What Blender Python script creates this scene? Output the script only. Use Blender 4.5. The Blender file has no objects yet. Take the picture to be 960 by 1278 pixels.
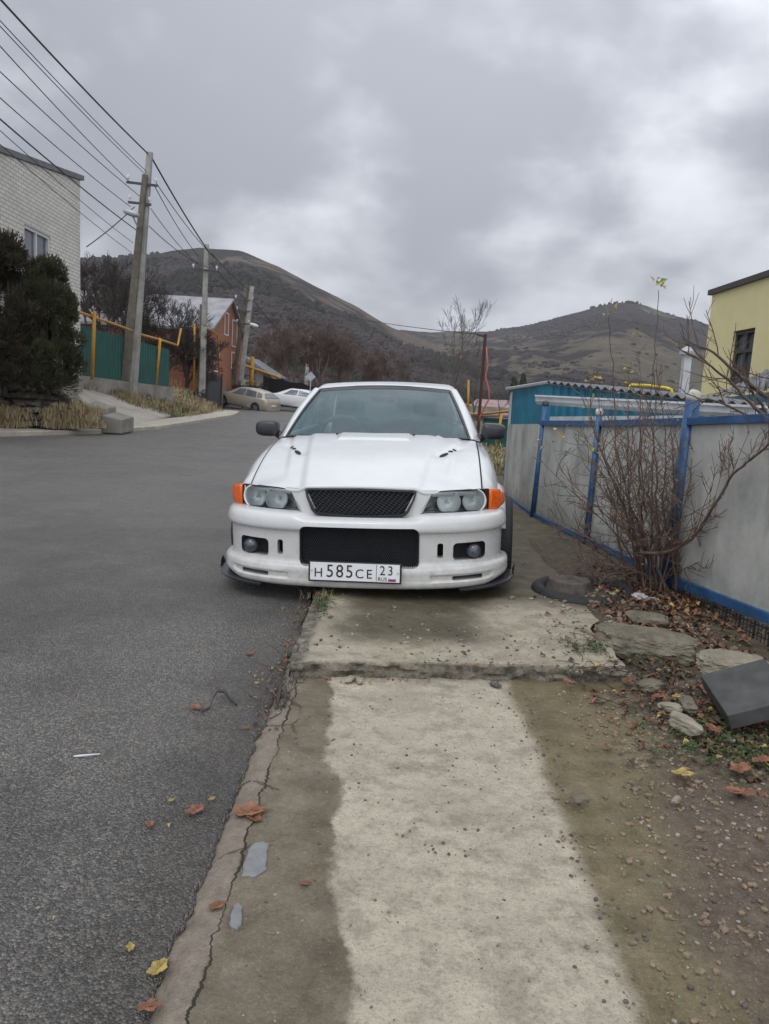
import bpy, bmesh, math, random
from math import sin, cos, tan, pi, radians, sqrt, atan2, exp, floor
from mathutils import Vector, Matrix, Euler, noise
S = bpy.context.scene
COL = S.collection
random.seed(7)
# ------------------------------------------------------------------ camera
H = 1.4; PITCH = radians(8.82); ROLL = radians(3.4)
RF = Matrix.Rotation(pi/2-PITCH, 4, 'X'); RW = RF @ Matrix.Rotation(ROLL, 4, 'Z')
cd = bpy.data.cameras.new('camera'); cam = bpy.data.objects.new('camera', cd); COL.objects.link(cam)
cam.matrix_world = Matrix.Translation((0, 0, H)) @ RW
cd.sensor_fit = 'HORIZONTAL'; cd.sensor_width = 36; cd.lens = 36; cd.clip_end = 9000; cd.clip_start = .05
S.camera = cam
# ------------------------------------------------------------------ world and sun
S.view_settings.view_transform = 'Standard'; S.view_settings.look = 'None'; S.view_settings.gamma = 1
S.view_settings.exposure = 0.14
SUN_EL = radians(56); SUN_AZ = radians(205)      # behind the cloud, behind the camera and a little left
w = bpy.data.worlds.new('World'); S.world = w; w.use_nodes = True
nt = w.node_tree; nt.nodes.clear(); N = nt.nodes.new; L = nt.links.new
def mth(tree, op, a, b=None, c=None, clamp=False):
    n = tree.nodes.new('ShaderNodeMath'); n.operation = op; n.use_clamp = clamp
    for i, v in enumerate((a, b, c)):
        if v is None: continue
        if isinstance(v, (int, float)): n.inputs[i].default_value = v
        else: tree.links.new(v, n.inputs[i])
    return n.outputs[0]
out = N('ShaderNodeOutputWorld')
sky = N('ShaderNodeTexSky'); sky.sky_type = 'NISHITA'; sky.sun_disc = False; sky.sun_elevation = SUN_EL; sky.sun_rotation = SUN_AZ
b1 = N('ShaderNodeBackground'); L(sky.outputs[0], b1.inputs[0]); b1.inputs[1].default_value = .05
tc = N('ShaderNodeTexCoord'); sp = N('ShaderNodeSeparateXYZ'); L(tc.outputs['Generated'], sp.inputs[0])
zz = mth(nt, 'MAXIMUM', sp.outputs[2], 0.0); zd = mth(nt, 'ADD', zz, .48)
cx_ = N('ShaderNodeCombineXYZ'); L(mth(nt, 'DIVIDE', sp.outputs[0], zd), cx_.inputs[0]); L(mth(nt, 'DIVIDE', sp.outputs[1], zd), cx_.inputs[1]); cx_.inputs[2].default_value = 3.7
n1 = N('ShaderNodeTexNoise'); n1.inputs['Scale'].default_value = 2.1; n1.inputs['Detail'].default_value = 5; n1.inputs['Roughness'].default_value = .45; n1.inputs['Distortion'].default_value = .2; L(cx_.outputs[0], n1.inputs['Vector'])
n2 = N('ShaderNodeTexNoise'); n2.inputs['Scale'].default_value = 6.5; n2.inputs['Detail'].default_value = 5; n2.inputs['Roughness'].default_value = .5; n2.inputs['Distortion'].default_value = .15; L(cx_.outputs[0], n2.inputs['Vector'])
nn = mth(nt, 'ADD', mth(nt, 'MULTIPLY', n1.outputs['Fac'], .72), mth(nt, 'MULTIPLY', n2.outputs['Fac'], .28))
mr = N('ShaderNodeMapRange'); mr.inputs[1].default_value = .40; mr.inputs[2].default_value = .61; mr.inputs[3].default_value = 0; mr.inputs[4].default_value = 1; mr.interpolation_type = 'SMOOTHSTEP'; L(nn, mr.inputs[0])
cr = N('ShaderNodeValToRGB'); cr.color_ramp.elements[0].color = (.325, .342, .385, 1); cr.color_ramp.elements[1].color = (.70, .72, .77, 1); L(mr.outputs[0], cr.inputs[0])
# brighter overhead and ahead; unseen glow added behind camera lights faces turned to it
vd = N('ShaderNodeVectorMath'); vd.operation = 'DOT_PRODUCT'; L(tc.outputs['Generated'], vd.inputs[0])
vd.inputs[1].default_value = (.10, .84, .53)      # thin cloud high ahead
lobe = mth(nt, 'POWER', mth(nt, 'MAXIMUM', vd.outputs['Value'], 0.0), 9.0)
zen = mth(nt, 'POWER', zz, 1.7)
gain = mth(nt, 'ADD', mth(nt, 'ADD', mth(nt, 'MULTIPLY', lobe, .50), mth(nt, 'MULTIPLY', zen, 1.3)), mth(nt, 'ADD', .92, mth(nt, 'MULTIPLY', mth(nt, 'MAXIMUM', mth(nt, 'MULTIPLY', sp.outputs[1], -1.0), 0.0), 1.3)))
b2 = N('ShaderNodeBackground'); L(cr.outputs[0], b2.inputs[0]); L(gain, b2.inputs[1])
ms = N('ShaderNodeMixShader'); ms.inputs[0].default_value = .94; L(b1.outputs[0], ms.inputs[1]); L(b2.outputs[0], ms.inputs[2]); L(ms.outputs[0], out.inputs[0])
sl = bpy.data.lights.new('sun', 'SUN'); sl.energy = .6; sl.angle = radians(24); sl.color = (1, .97, .92)
so = bpy.data.objects.new('sun', sl); COL.objects.link(so)
sd = Vector((sin(SUN_AZ)*cos(SUN_EL), cos(SUN_AZ)*cos(SUN_EL), sin(SUN_EL)))
so.rotation_euler = sd.to_track_quat('Z', 'Y').to_euler()

# ------------------------------------------------------------------ helpers
def ray(px, py): return (RW @ Vector(((px-480)/960, -(py-639)/960, -1)))
def D(px, py, Y): d = ray(px, py); return Vector((0, 0, H)) + d*(Y/d.y)
def G(px, py, z=0.): d = ray(px, py); return Vector((0, 0, H)) + d*((z-H)/d.z)
def ip(x, xs, ys):
    if x <= xs[0]: return ys[0]
    for i in range(len(xs)-1):
        if x <= xs[i+1]: return ys[i] + (ys[i+1]-ys[i])*(x-xs[i])/(xs[i+1]-xs[i])
    return ys[-1]
def ss(x, a, b):
    t = max(0, min(1, (x-a)/(b-a))); return t*t*(3-2*t)
def mix(a, b, t): return a+(b-a)*t
def nz(x, y, s=1., o=3): return noise.fractal(Vector((x*s, y*s, 1.7)), .9, 2.1, o)
def tag(o, label=None, cat=None, group=None, kind=None):
    if label: o['label'] = label
    if cat: o['category'] = cat
    if group: o['group'] = group
    if kind: o['kind'] = kind
    return o
def empty(name, loc=(0, 0, 0), label=None, cat=None, group=None, rz=0):
    o = bpy.data.objects.new(name, None); COL.objects.link(o); o.location = loc; o.rotation_euler = (0, 0, rz); o.empty_display_size = .1
    return tag(o, label, cat, group)
class MB:
    def __init__(s): s.v = []; s.f = []; s.mi = []; s.m = 0
    def add(s, vs, fs):
        n = len(s.v); s.v += [tuple(v) for v in vs]; s.f += [tuple(i+n for i in f) for f in fs]; s.mi += [s.m]*len(fs); return s
    def box(s, c, sz, M=None):
        a, b, d = sz[0]/2, sz[1]/2, sz[2]/2
        vs = [Vector((x, y, z)) for x in (-a, a) for y in (-b, b) for z in (-d, d)]
        if M: vs = [M @ v for v in vs]
        vs = [v+Vector(c) for v in vs]
        return s.add(vs, [(0, 1, 3, 2), (4, 6, 7, 5), (0, 4, 5, 1), (2, 3, 7, 6), (0, 2, 6, 4), (1, 5, 7, 3)])
    def hexa(s, p):  # bottom 4 ccw, top 4 ccw
        return s.add(p, [(3, 2, 1, 0), (4, 5, 6, 7), (0, 1, 5, 4), (1, 2, 6, 5), (2, 3, 7, 6), (3, 0, 4, 7)])
    def wall(s, a, b, zb0, zt0, zb1, zt1, th):   # upright slab from a to b
        a = Vector(a[:2]); b = Vector(b[:2]); d = (b-a).normalized(); n = Vector((-d.y, d.x))*th
        q = [a, b, b+n, a+n]; zb = [zb0, zb1, zb1, zb0]; zt = [zt0, zt1, zt1, zt0]
        return s.hexa([(q[i].x, q[i].y, zb[i]) for i in range(4)]+[(q[i].x, q[i].y, zt[i]) for i in range(4)])
    def tube(s, pts, rs, n=6, cap=True):
        pts = [Vector(p) for p in pts]
        if isinstance(rs, (int, float)): rs = [rs]*len(pts)
        vs = []; fs = []; up = None
        for i, p in enumerate(pts):
            t = (pts[min(i+1, len(pts)-1)]-pts[max(i-1, 0)])
            if t.length < 1e-9: t = Vector((0, 0, 1))
            t.normalize()
            if up is None: up = t.orthogonal().normalized()
            up = (up - t*up.dot(t))
            if up.length < 1e-6: up = t.orthogonal()
            up.normalize()
            bn = t.cross(up)
            for k in range(n):
                a = 2*pi*k/n; vs.append(p+(up*cos(a)+bn*sin(a))*rs[i])
        for i in range(len(pts)-1):
            for k in range(n):
                k2 = (k+1) % n; fs.append((i*n+k, i*n+k2, (i+1)*n+k2, (i+1)*n+k))
        if cap: fs.append(tuple(range(n-1, -1, -1))); fs.append(tuple((len(pts)-1)*n+k for k in range(n)))
        return s.add(vs, fs)
    def ring(s, loops, closed=True, cap=False):   # list of loops of same length
        n = len(loops[0]); vs = [p for l in loops for p in l]; fs = []
        for i in range(len(loops)-1):
            for k in range(n if closed else n-1):
                k2 = (k+1) % n; fs.append((i*n+k, i*n+k2, (i+1)*n+k2, (i+1)*n+k))
        if cap: fs.append(tuple(range(n-1, -1, -1))); fs.append(tuple((len(loops)-1)*n+k for k in range(n)))
        return s.add(vs, fs)
    def build(s, name, mats, parent=None, smooth=False, loc=None):
        me = bpy.data.meshes.new(name); me.from_pydata([tuple(v) for v in s.v], [], s.f)
        if not isinstance(mats, (list, tuple)): mats = [mats]
        for m in mats: me.materials.append(m)
        if len(mats) > 1: me.polygons.foreach_set('material_index', s.mi)
        if smooth: me.polygons.foreach_set('use_smooth', [True]*len(me.polygons))
        me.update()
        o = bpy.data.objects.new(name, me); COL.objects.link(o)
        if parent: o.parent = parent
        if loc: o.location = loc
        return o
def fixn(o):
    bm = bmesh.new(); bm.from_mesh(o.data); bmesh.ops.recalc_face_normals(bm, faces=bm.faces); bm.to_mesh(o.data); bm.free(); return o
def bevel(o, wd=.01, seg=2, ang=40):
    m = o.modifiers.new('b', 'BEVEL'); m.width = wd; m.segments = seg; m.limit_method = 'ANGLE'; m.angle_limit = radians(ang); return o
def solid(o, t, off=-1):
    m = o.modifiers.new('s', 'SOLIDIFY'); m.thickness = t; m.offset = off; return o
def subs(o, l=1):
    m = o.modifiers.new('u', 'SUBSURF'); m.levels = l; m.render_levels = l; return o
def bake(o):
    dg = bpy.context.evaluated_depsgraph_get(); me = bpy.data.meshes.new_from_object(o.evaluated_get(dg)); o.modifiers.clear(); o.data = me; return o
def cutb(o, cutters):
    for c in cutters:
        fixn(c); m = o.modifiers.new('x', 'BOOLEAN'); m.object = c; m.operation = 'DIFFERENCE'; m.solver = 'EXACT'
    bpy.context.view_layer.update(); bake(o)
    for c in cutters: bpy.data.objects.remove(c)
    return o
def smooth_by_angle(o, a=35):
    me = o.data; bm = bmesh.new(); bm.from_mesh(me); ca = radians(a)
    for f in bm.faces: f.smooth = True
    for e in bm.edges:
        if len(e.link_faces) == 2: e.smooth = e.calc_face_angle(0) < ca
    bm.to_mesh(me); bm.free(); return o
def text_mesh(body, name, mat, parent, M, size, thick=.0008, squeeze=1.):
    cu = bpy.data.curves.new(name, 'FONT'); cu.body = body; cu.size = size; cu.extrude = thick; cu.align_x = 'CENTER'; cu.align_y = 'CENTER'; cu.resolution_u = 4
    o = bpy.data.objects.new(name, cu); COL.objects.link(o); bpy.context.view_layer.update()
    dg = bpy.context.evaluated_depsgraph_get(); me = bpy.data.meshes.new_from_object(o.evaluated_get(dg)); bpy.data.objects.remove(o)
    me.materials.clear(); me.materials.append(mat)
    for v in me.vertices: v.co = M @ Vector((v.co.x*squeeze, v.co.y, v.co.z))
    o = bpy.data.objects.new(name, me); COL.objects.link(o); o.parent = parent; return o
def ico(sub=1):
    bm = bmesh.new(); bmesh.ops.create_icosphere(bm, subdivisions=sub, radius=1); v = [x.co.copy() for x in bm.verts]; f = [tuple(q.index for q in x.verts) for x in bm.faces]; bm.free(); return v, f
ICO0, ICO1, ICO2, ICO3 = ico(1), ico(2), ico(3), ico(4)
def rock(mb, c, sz, seed, base=None, rough=.28, rot=None):
    v, f = base or ICO1; o = Vector((seed*7.13, seed*3.7, seed*1.9)); vs = []
    R = rot or Euler((random.uniform(-.3, .3), random.uniform(-.3, .3), random.uniform(0, 6))).to_matrix()
    for p in v:
        q = p.copy(); q = Vector((math.copysign(abs(q.x)**.75, q.x), math.copysign(abs(q.y)**.75, q.y), math.copysign(abs(q.z)**.75, q.z)))
        k = 1+rough*noise.noise(p*1.2+o)+rough*.5*noise.noise(p*3+o)
        q *= k
        if len(v) > 200: q *= 1+.05*noise.noise(p*7+o)+.03*noise.noise(p*15+o)
        if len(v) > 5000: q *= 1+.045*noise.noise(p*4+o)-.05*abs(noise.noise(p*5.5+o))+.022*noise.noise(p*28+o)+.014*noise.noise(p*55+o)
        vs.append(R @ Vector((q.x*sz[0], q.y*sz[1], q.z*sz[2]))+Vector(c))
    mb.add(vs, f)

# ------------------------------------------------------------------ materials
class NT:
    def __init__(s, name):
        s.m = bpy.data.materials.new(name); s.m.use_nodes = True; s.t = s.m.node_tree; s.b = s.t.nodes['Principled BSDF']
        s.geo = s.t.nodes.new('ShaderNodeNewGeometry').outputs['Position']; s.obj = s.t.nodes.new('ShaderNodeTexCoord').outputs['Object']
    def noise(s, sc, det=4, ro=.55, vec=None, dis=0, scl=None):
        n = s.t.nodes.new('ShaderNodeTexNoise'); n.inputs['Scale'].default_value = sc; n.inputs['Detail'].default_value = det; n.inputs['Roughness'].default_value = ro; n.inputs['Distortion'].default_value = dis
        v = vec or s.geo
        if scl: v = s.scale(v, scl)
        s.t.links.new(v, n.inputs['Vector']); return n.outputs['Fac']
    def scale(s, v, scl, loc=(0, 0, 0), rot=(0, 0, 0)):
        q = s.t.nodes.new('ShaderNodeMapping'); q.inputs['Scale'].default_value = scl; q.inputs['Location'].default_value = loc; q.inputs['Rotation'].default_value = rot; s.t.links.new(v, q.inputs['Vector']); return q.outputs[0]
    def vor(s, sc, feat='F1', out='Distance', vec=None, rnd=1.):
        n = s.t.nodes.new('ShaderNodeTexVoronoi'); n.feature = feat; n.inputs['Scale'].default_value = sc; n.inputs['Randomness'].default_value = rnd; s.t.links.new(vec or s.geo, n.inputs['Vector']); return n.outputs[out]
    def ramp(s, f, stops):
        n = s.t.nodes.new('ShaderNodeValToRGB'); e = n.color_ramp.elements
        while len(e) < len(stops): e.new(.5)
        for i, (p, c) in enumerate(stops):
            e[i].position = p; e[i].color = (c[0], c[1], c[2], 1) if not isinstance(c, (int, float)) else (c, c, c, 1)
        s.t.links.new(f, n.inputs[0]); return n.outputs[0]
    def map(s, f, a, b, c=0., d=1., smooth=True):
        n = s.t.nodes.new('ShaderNodeMapRange'); n.clamp = True
        if smooth: n.interpolation_type = 'SMOOTHSTEP'
        for i, v in enumerate((a, b, c, d)): n.inputs[i+1].default_value = v
        s.t.links.new(f, n.inputs[0]); return n.outputs[0]
    def M(s, op, a, b=None, c=None, clamp=False): return mth(s.t, op, a, b, c, clamp)
    def mix(s, f, a, b, mode='MIX'):
        n = s.t.nodes.new('ShaderNodeMix'); n.data_type = 'RGBA'; n.blend_type = mode
        for k, v in ((0, f), (6, a), (7, b)):
            if isinstance(v, (int, float)): n.inputs[k].default_value = v if k == 0 else (v, v, v, 1)
            elif isinstance(v, tuple): n.inputs[k].default_value = (v[0], v[1], v[2], 1)
            else: s.t.links.new(v, n.inputs[k])
        return n.outputs[2]
    def sep(s, v=None):
        n = s.t.nodes.new('ShaderNodeSeparateXYZ'); s.t.links.new(v or s.geo, n.inputs[0]); return n.outputs
    def col(s, c):
        if isinstance(c, tuple): s.b.inputs['Base Color'].default_value = (c[0], c[1], c[2], 1)
        else: s.t.links.new(c, s.b.inputs['Base Color'])
    def rough(s, r):
        if isinstance(r, (int, float)): s.b.inputs['Roughness'].default_value = r
        else: s.t.links.new(r, s.b.inputs['Roughness'])
    def bump(s, h, st=.3, dist=.01):
        n = s.t.nodes.new('ShaderNodeBump'); n.inputs['Strength'].default_value = st; n.inputs['Distance'].default_value = dist; s.t.links.new(h, n.inputs['Height'])
        s.t.links.new(n.outputs[0], s.b.inputs['Normal'])
def simple(name, c, r=.6, var=.25, sc=6., metal=0., bump=0., bsc=40., spec=None, obj=True, det=4, dist=.004):
    n = NT(name); v = n.obj if obj else n.geo
    f = n.noise(sc, det, .6, v)
    n.col(n.ramp(f, [(.25, tuple(x*(1-var) for x in c)), (.75, tuple(min(1, x*(1+var)) for x in c))])); n.rough(r); n.b.inputs['Metallic'].default_value = metal
    if spec is not None: n.b.inputs['Specular IOR Level'].default_value = spec
    if bump: n.bump(n.noise(bsc, 5, .6, v), bump, dist)
    return n.m
M = {}
def m_asphalt():
    n = NT('asphalt'); X, Y, Z = n.sep()
    wv = n.M('ADD', 0, 0)
    v = n.vor(135, out='Color'); d = n.vor(135, out='Distance'); v2 = n.vor(300, out='Color'); d2 = n.vor(300)
    vs = n.sep(v)[0]; vs2 = n.sep(v2)[1]
    c = n.ramp(vs, [(0, (.070, .068, .068)), (.45, (.175, .168, .160)), (.70, (.30, .285, .26)), (.88, (.50, .46, .39)), (1, (.66, .59, .48))])
    c2 = n.ramp(vs2, [(0, (.10, .097, .097)), (.7, (.23, .22, .21)), (1, (.52, .48, .41))])
    tar = n.map(d, .0045, .0075)
    c = n.mix(.42, c, c2)
    big = n.noise(.55, 5, .6); mid = n.noise(3.1, 4, .6)
    c = n.mix(n.map(big, .42, .60), c, n.mix(.45, c, (.048, .048, .052)))
    # random dust, then a paler mix further out, brownish patches near the kerb
    dust = n.map(n.noise(1.7, 5, .7), .60, .76, 0, .45)
    c = n.mix(dust, c, (.32, .29, .25))
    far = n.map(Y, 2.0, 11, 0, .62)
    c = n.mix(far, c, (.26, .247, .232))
    tr_ = n.map(n.noise(1.1, 6, .7, scl=(1.6, .22, 1)), .50, .66, 0, .5); c = n.mix(tr_, c, n.mix(.5, c, (.26, .24, .21)))
    ed_ = n.M('MULTIPLY', n.map(n.M('ADD', X, n.M('MULTIPLY', n.noise(5, 5, .7), .35)), -.75, -.33), n.map(Y, 7, 2)); c = n.mix(n.M('MULTIPLY', ed_, .45), c, (.05, .042, .032))
    n.col(c)
    wet = n.map(mid, .35, .65)
    n.rough(n.M('ADD', n.M('MULTIPLY', wet, .25), .38))
    h = n.M('ADD', n.M('MULTIPLY', n.M('SUBTRACT', .012, d), 60), n.M('MULTIPLY', vs, .5))
    h = n.M('ADD', h, n.M('MULTIPLY', n.noise(35, 3, .6), 1.6))
    n.bump(h, .7, .005); return n.m
def m_slab(upper=False):
    n = NT('upper_concrete' if upper else 'path_concrete'); X, Y, Z = n.sep()
    wob = n.M('ADD', n.M('MULTIPLY', n.M('SUBTRACT', n.noise(1.6, 4, .55), .5), .50), n.M('ADD', n.M('MULTIPLY', n.M('SUBTRACT', n.noise(8, 6, .65), .5), .22), n.M('MULTIPLY', n.M('SUBTRACT', n.noise(55, 4, .7), .5), .09)))
    fine = n.noise(60, 5, .7); med = n.noise(9, 5, .65); stre = n.noise(14, 4, .6, scl=(.25, 1.6, 1))
    dry = n.ramp(med, [(.25, (.34, .295, .22)), (.5, (.45, .40, .308)), (.8, (.54, .485, .38))])
    dry = n.mix(n.map(fine, .55, .68, 0, .55), dry, (.24, .19, .13)); dry = n.mix(n.map(n.noise(2.3, 5, .65), .45, .65, 0, .5), dry, (.28, .25, .185)); dry = n.mix(n.map(n.noise(170, 3, .6), .56, .68, 0, .5), dry, (.16, .13, .09)); dry = n.mix(n.map(n.noise(120, 3, .6, scl=(1,1.3,1)), .60, .7, 0, .5), dry, (.58, .54, .46))
    wet = n.ramp(n.noise(5, 6, .65), [(.25, (.08, .064, .038)), (.45, (.145, .118, .076)), (.6, (.19, .16, .11)), (.8, (.30, .26, .19))])
    moss = n.ramp(n.noise(7, 6, .7), [(.25, (.075, .060, .024)), (.45, (.15, .122, .058)), (.6, (.19, .155, .085)), (.8, (.28, .235, .15))])
    if not upper:
        # damp band down the kerb side: its edge runs from (-.3,3.6) to (-.14,2.7) to (0,1.5)
        edge = n.M('SUBTRACT', .17, n.M('MULTIPLY', Y, .115))
        t = n.M('ADD', n.M('ADD', n.M('SUBTRACT', X, edge), n.M('MULTIPLY', wob, .34)), n.M('MULTIPLY', n.M('SUBTRACT', n.noise(3.4, 3, .5), .5), .16))
        c = n.mix(n.map(t, -.022, .008), wet, dry)
        kerb = n.map(n.M('ADD', X, n.M('MULTIPLY', n.M('SUBTRACT', n.noise(9, 4, .6), .5), .05)), -.372, -.362)
        kc = n.ramp(n.noise(12, 6, .65), [(.2, (.15, .122, .092)), (.5, (.225, .188, .145)), (.8, (.32, .272, .212))])
        c = n.mix(kerb, kc, c)
        oy = n.M('MULTIPLY', n.M('SUBTRACT', n.noise(1, 6, .7, scl=(0, 7, 0)), .5), .10)
        cd_ = n.M('ABSOLUTE', n.M('ADD', n.M('ADD', X, .366), oy)); wd_ = n.map(n.noise(1, 3, .6, scl=(0, 3, 0)), .35, .65, .0015, .0055)
        crk = n.M('SUBTRACT', 1, n.M('DIVIDE', cd_, wd_), clamp=True); crk = n.map(crk, 0, .5)
        yc = n.vor(1, 'DISTANCE_TO_EDGE', vec=n.scale(n.geo, (1.0, 1.3, 1)))
        hc_ = n.M('MULTIPLY', n.M('SUBTRACT', 1, n.map(n.M('ADD', yc, n.M('MULTIPLY', n.M('SUBTRACT', n.noise(30, 4, .7), .5), .03)), .0015, .004)), n.M('MULTIPLY', n.M('SUBTRACT', 1, n.map(X, -.33, -.30)), .55))
        crk = n.M('MAXIMUM', crk, hc_)
        r = n.M('ADD', n.M('SUBTRACT', X, .66), n.M('MULTIPLY', wob, .30))
        c = n.mix(n.map(r, -.03, .05), c, moss)
        dirt = n.ramp(n.noise(22, 6, .75), [(.25, (.05, .035, .022)), (.5, (.11, .082, .055)), (.8, (.2, .16, .115))])
        bound = n.M('SUBTRACT', 1.32, n.M('MULTIPLY', n.map(Y, 3.6, 1.9, 0, 1, False), .38))
        r2 = n.M('ADD', n.M('SUBTRACT', X, bound), n.M('MULTIPLY', wob, .9))
        c = n.mix(n.map(r2, -.12, .10), c, dirt)
        mb_ = n.map(n.noise(3.2, 5, .7), .60, .72, 0, .45); c = n.mix(mb_, c, n.mix(.5, c, moss))
        far = n.map(Y, 2.7, 3.75, 0, 1)
    else:
        ctr = n.M('SUBTRACT', 1, n.map(n.M('ABSOLUTE', n.M('SUBTRACT', n.M('ADD', X, n.M('MULTIPLY', wob, .9)), .22)), .28, .55))
        back = n.map(n.M('ADD', Y, n.M('MULTIPLY', wob, .8)), 3.85, 4.15)
        m2 = n.M('MULTIPLY', ctr, back)
        damp = n.ramp(n.noise(6, 6, .7), [(.2, (.05, .041, .024)), (.5, (.10, .083, .050)), (.8, (.19, .165, .115))])
        c = n.mix(m2, n.mix(.18, dry, moss), damp)
        c = n.mix(n.map(n.M('ADD', Y, wob), 4.65, 5.05), c, damp)
        c = n.mix(n.map(n.noise(2.1, 6, .7), .54, .68, 0, .5), c, moss)
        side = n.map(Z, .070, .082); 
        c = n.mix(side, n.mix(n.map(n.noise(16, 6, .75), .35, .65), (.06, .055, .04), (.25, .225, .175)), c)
    sp1 = n.noise(130, 4, .75); sp2 = n.noise(34, 5, .75)
    c = n.mix(n.map(sp1, .30, .50, .62, 0), c, n.mix(.5, c, (.02, .015, .01))); c = n.mix(n.map(sp1, .55, .75, 0, .42), c, (.50, .46, .38)); c = n.mix(n.map(sp2, .32, .5, .5, 0), c, n.mix(.55, c, (.04, .03, .018)))
    big3 = n.noise(4.5, 6, .75); c = n.mix(n.map(big3, .38, .52, .42, 0), c, n.mix(.5, c, (.035, .027, .016)))
    if not upper: c = n.mix(crk, c, (.025, .02, .015))
    pits = n.vor(38); pc = n.sep(n.vor(38, out='Color'))[0]
    spot = n.M('MULTIPLY', n.M('SUBTRACT', 1, n.map(pits, .0025, .005)), n.M('GREATER_THAN', pc, .72))
    c = n.mix(n.M('MULTIPLY', spot, .7), c, (.06, .05, .035))
    n.col(c); n.rough(n.map(med, .3, .7, .55, .85))
    h = n.M('ADD', n.M('MULTIPLY', fine, .5), n.M('ADD', n.M('MULTIPLY', stre, .5), n.M('MULTIPLY', n.noise(180, 3, .6), .35)))
    h = n.M('SUBTRACT', h, n.M('MULTIPLY', spot, .6)); h = n.M('ADD', h, n.M('MULTIPLY', sp2, 1.2)); h = h if upper else n.M('SUBTRACT', h, n.M('MULTIPLY', crk, 3)); n.bump(h, .9, .008); return n.m
def m_dirt():
    n = NT('dirt'); X, Y, Z = n.sep()
    c = n.ramp(n.noise(18, 8, .75), [(.2, (.03, .022, .014)), (.45, (.075, .055, .036)), (.62, (.13, .10, .07)), (.85, (.22, .18, .13))])
    wet = n.ramp(n.noise(2.4, 7, .7), [(.25, (.045, .037, .02)), (.5, (.085, .07, .038)), (.75, (.16, .14, .095))])
    c = n.mix(n.map(n.noise(1.1, 4, .6), .42, .6), c, wet)
    n.col(c); n.rough(.8); n.bump(n.M('ADD', n.noise(45, 6, .7), n.vor(60)), .9, .012); return n.m
def m_ground():
    n = NT('rough_ground')
    c = n.ramp(n.noise(.35, 8, .7), [(.2, (.05, .042, .028)), (.45, (.105, .09, .055)), (.6, (.16, .135, .085)), (.85, (.09, .1, .045))])
    n.col(c); n.rough(.95); n.bump(n.noise(3, 8, .75), .8, .1); return n.m
def m_hill(pal, patch, s1, thr):
    n = NT('hill_grass'); X, Y, Z = n.sep()
    a = n.noise(.006, 9, .66); b = n.noise(.035, 8, .7); c_ = n.noise(.0042, 8, .62, dis=.4, scl=(1, .55, 1))
    c = n.ramp(b, [(.3, pal[0]), (.5, pal[1]), (.7, pal[2])])
    c = n.mix(n.map(a, .42, .62, 0, .5), c, pal[3])
    pt = n.M('ADD', n.M('MULTIPLY', c_, .7), n.M('MULTIPLY', n.noise(.03, 6, .7), .3))
    c = n.mix(n.map(pt, thr, thr+.025, 0, .88), c, n.mix(n.map(b, .35, .65), patch, tuple(x*.55 for x in patch)))
    small = n.vor(.05); c = n.mix(n.M('MULTIPLY', n.M('SUBTRACT', 1, n.map(small, .16, .26)), n.map(n.noise(.01, 4, .6), .47, .56)), c, patch)
    n.col(c); n.rough(1.); n.b.inputs['Specular IOR Level'].default_value = .1; n.bump(n.M('ADD', n.noise(.02, 9, .7), n.noise(.15, 5, .7)), 1., 5.); return n.m
def m_brick(name, c1, c2, mort, bw=.26, bh=.075, ms_=.012, swap=False):
    n = NT(name); t = n.t; X, Y, Z = n.sep()
    cmb = t.nodes.new('ShaderNodeCombineXYZ'); t.links.new(n.M('ADD', X, Y), cmb.inputs[0]); t.links.new(Z, cmb.inputs[1])
    br = t.nodes.new('ShaderNodeTexBrick'); t.links.new(cmb.outputs[0], br.inputs['Vector'])
    br.inputs['Color1'].default_value = (*c1, 1); br.inputs['Color2'].default_value = (*c2, 1); br.inputs['Mortar'].default_value = (*mort, 1)
    br.inputs['Scale'].default_value = 1; br.inputs['Mortar Size'].default_value = ms_; br.inputs['Brick Width'].default_value = bw; br.inputs['Row Height'].default_value = bh; br.inputs['Mortar Smooth'].default_value = .3
    c = n.mix(n.map(n.noise(.8, 6, .7), .4, .75, 0, .35), br.outputs[0], tuple(x*.5 for x in c1))
    n.col(c); n.rough(.85); n.bump(n.M('MULTIPLY', br.outputs['Fac'], -1), .6, .01); return n.m
def m_paint():
    n = NT('white_car_paint'); v = n.obj; X, Y, Z = n.sep(v)
    f = n.noise(5, 6, .7, v)
    grime = n.M('ADD', n.M('MULTIPLY', n.map(Z, .75, .12), n.map(n.noise(14, 7, .75, v), .3, .75, .10, .75)), n.map(n.noise(3, 6, .7, v), .5, .8, 0, .12))
    c = n.mix(grime, n.ramp(f, [(.3, (.60, .61, .605)), (.7, (.66, .67, .665))]), (.42, .39, .33))
    sp_ = n.vor(150, vec=v); c = n.mix(n.M('MULTIPLY', n.M('SUBTRACT', 1, n.map(sp_, .0012, .002)), .5), c, (.4, .38, .34))
    n.col(c); n.rough(n.M('ADD', n.M('MULTIPLY', grime, .3), .22)); n.b.inputs['Coat Weight'].default_value = .6; n.b.inputs['Coat Roughness'].default_value = .08
    n.bump(n.noise(260, 2, .5, v), .04, .001); return n.m
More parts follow.
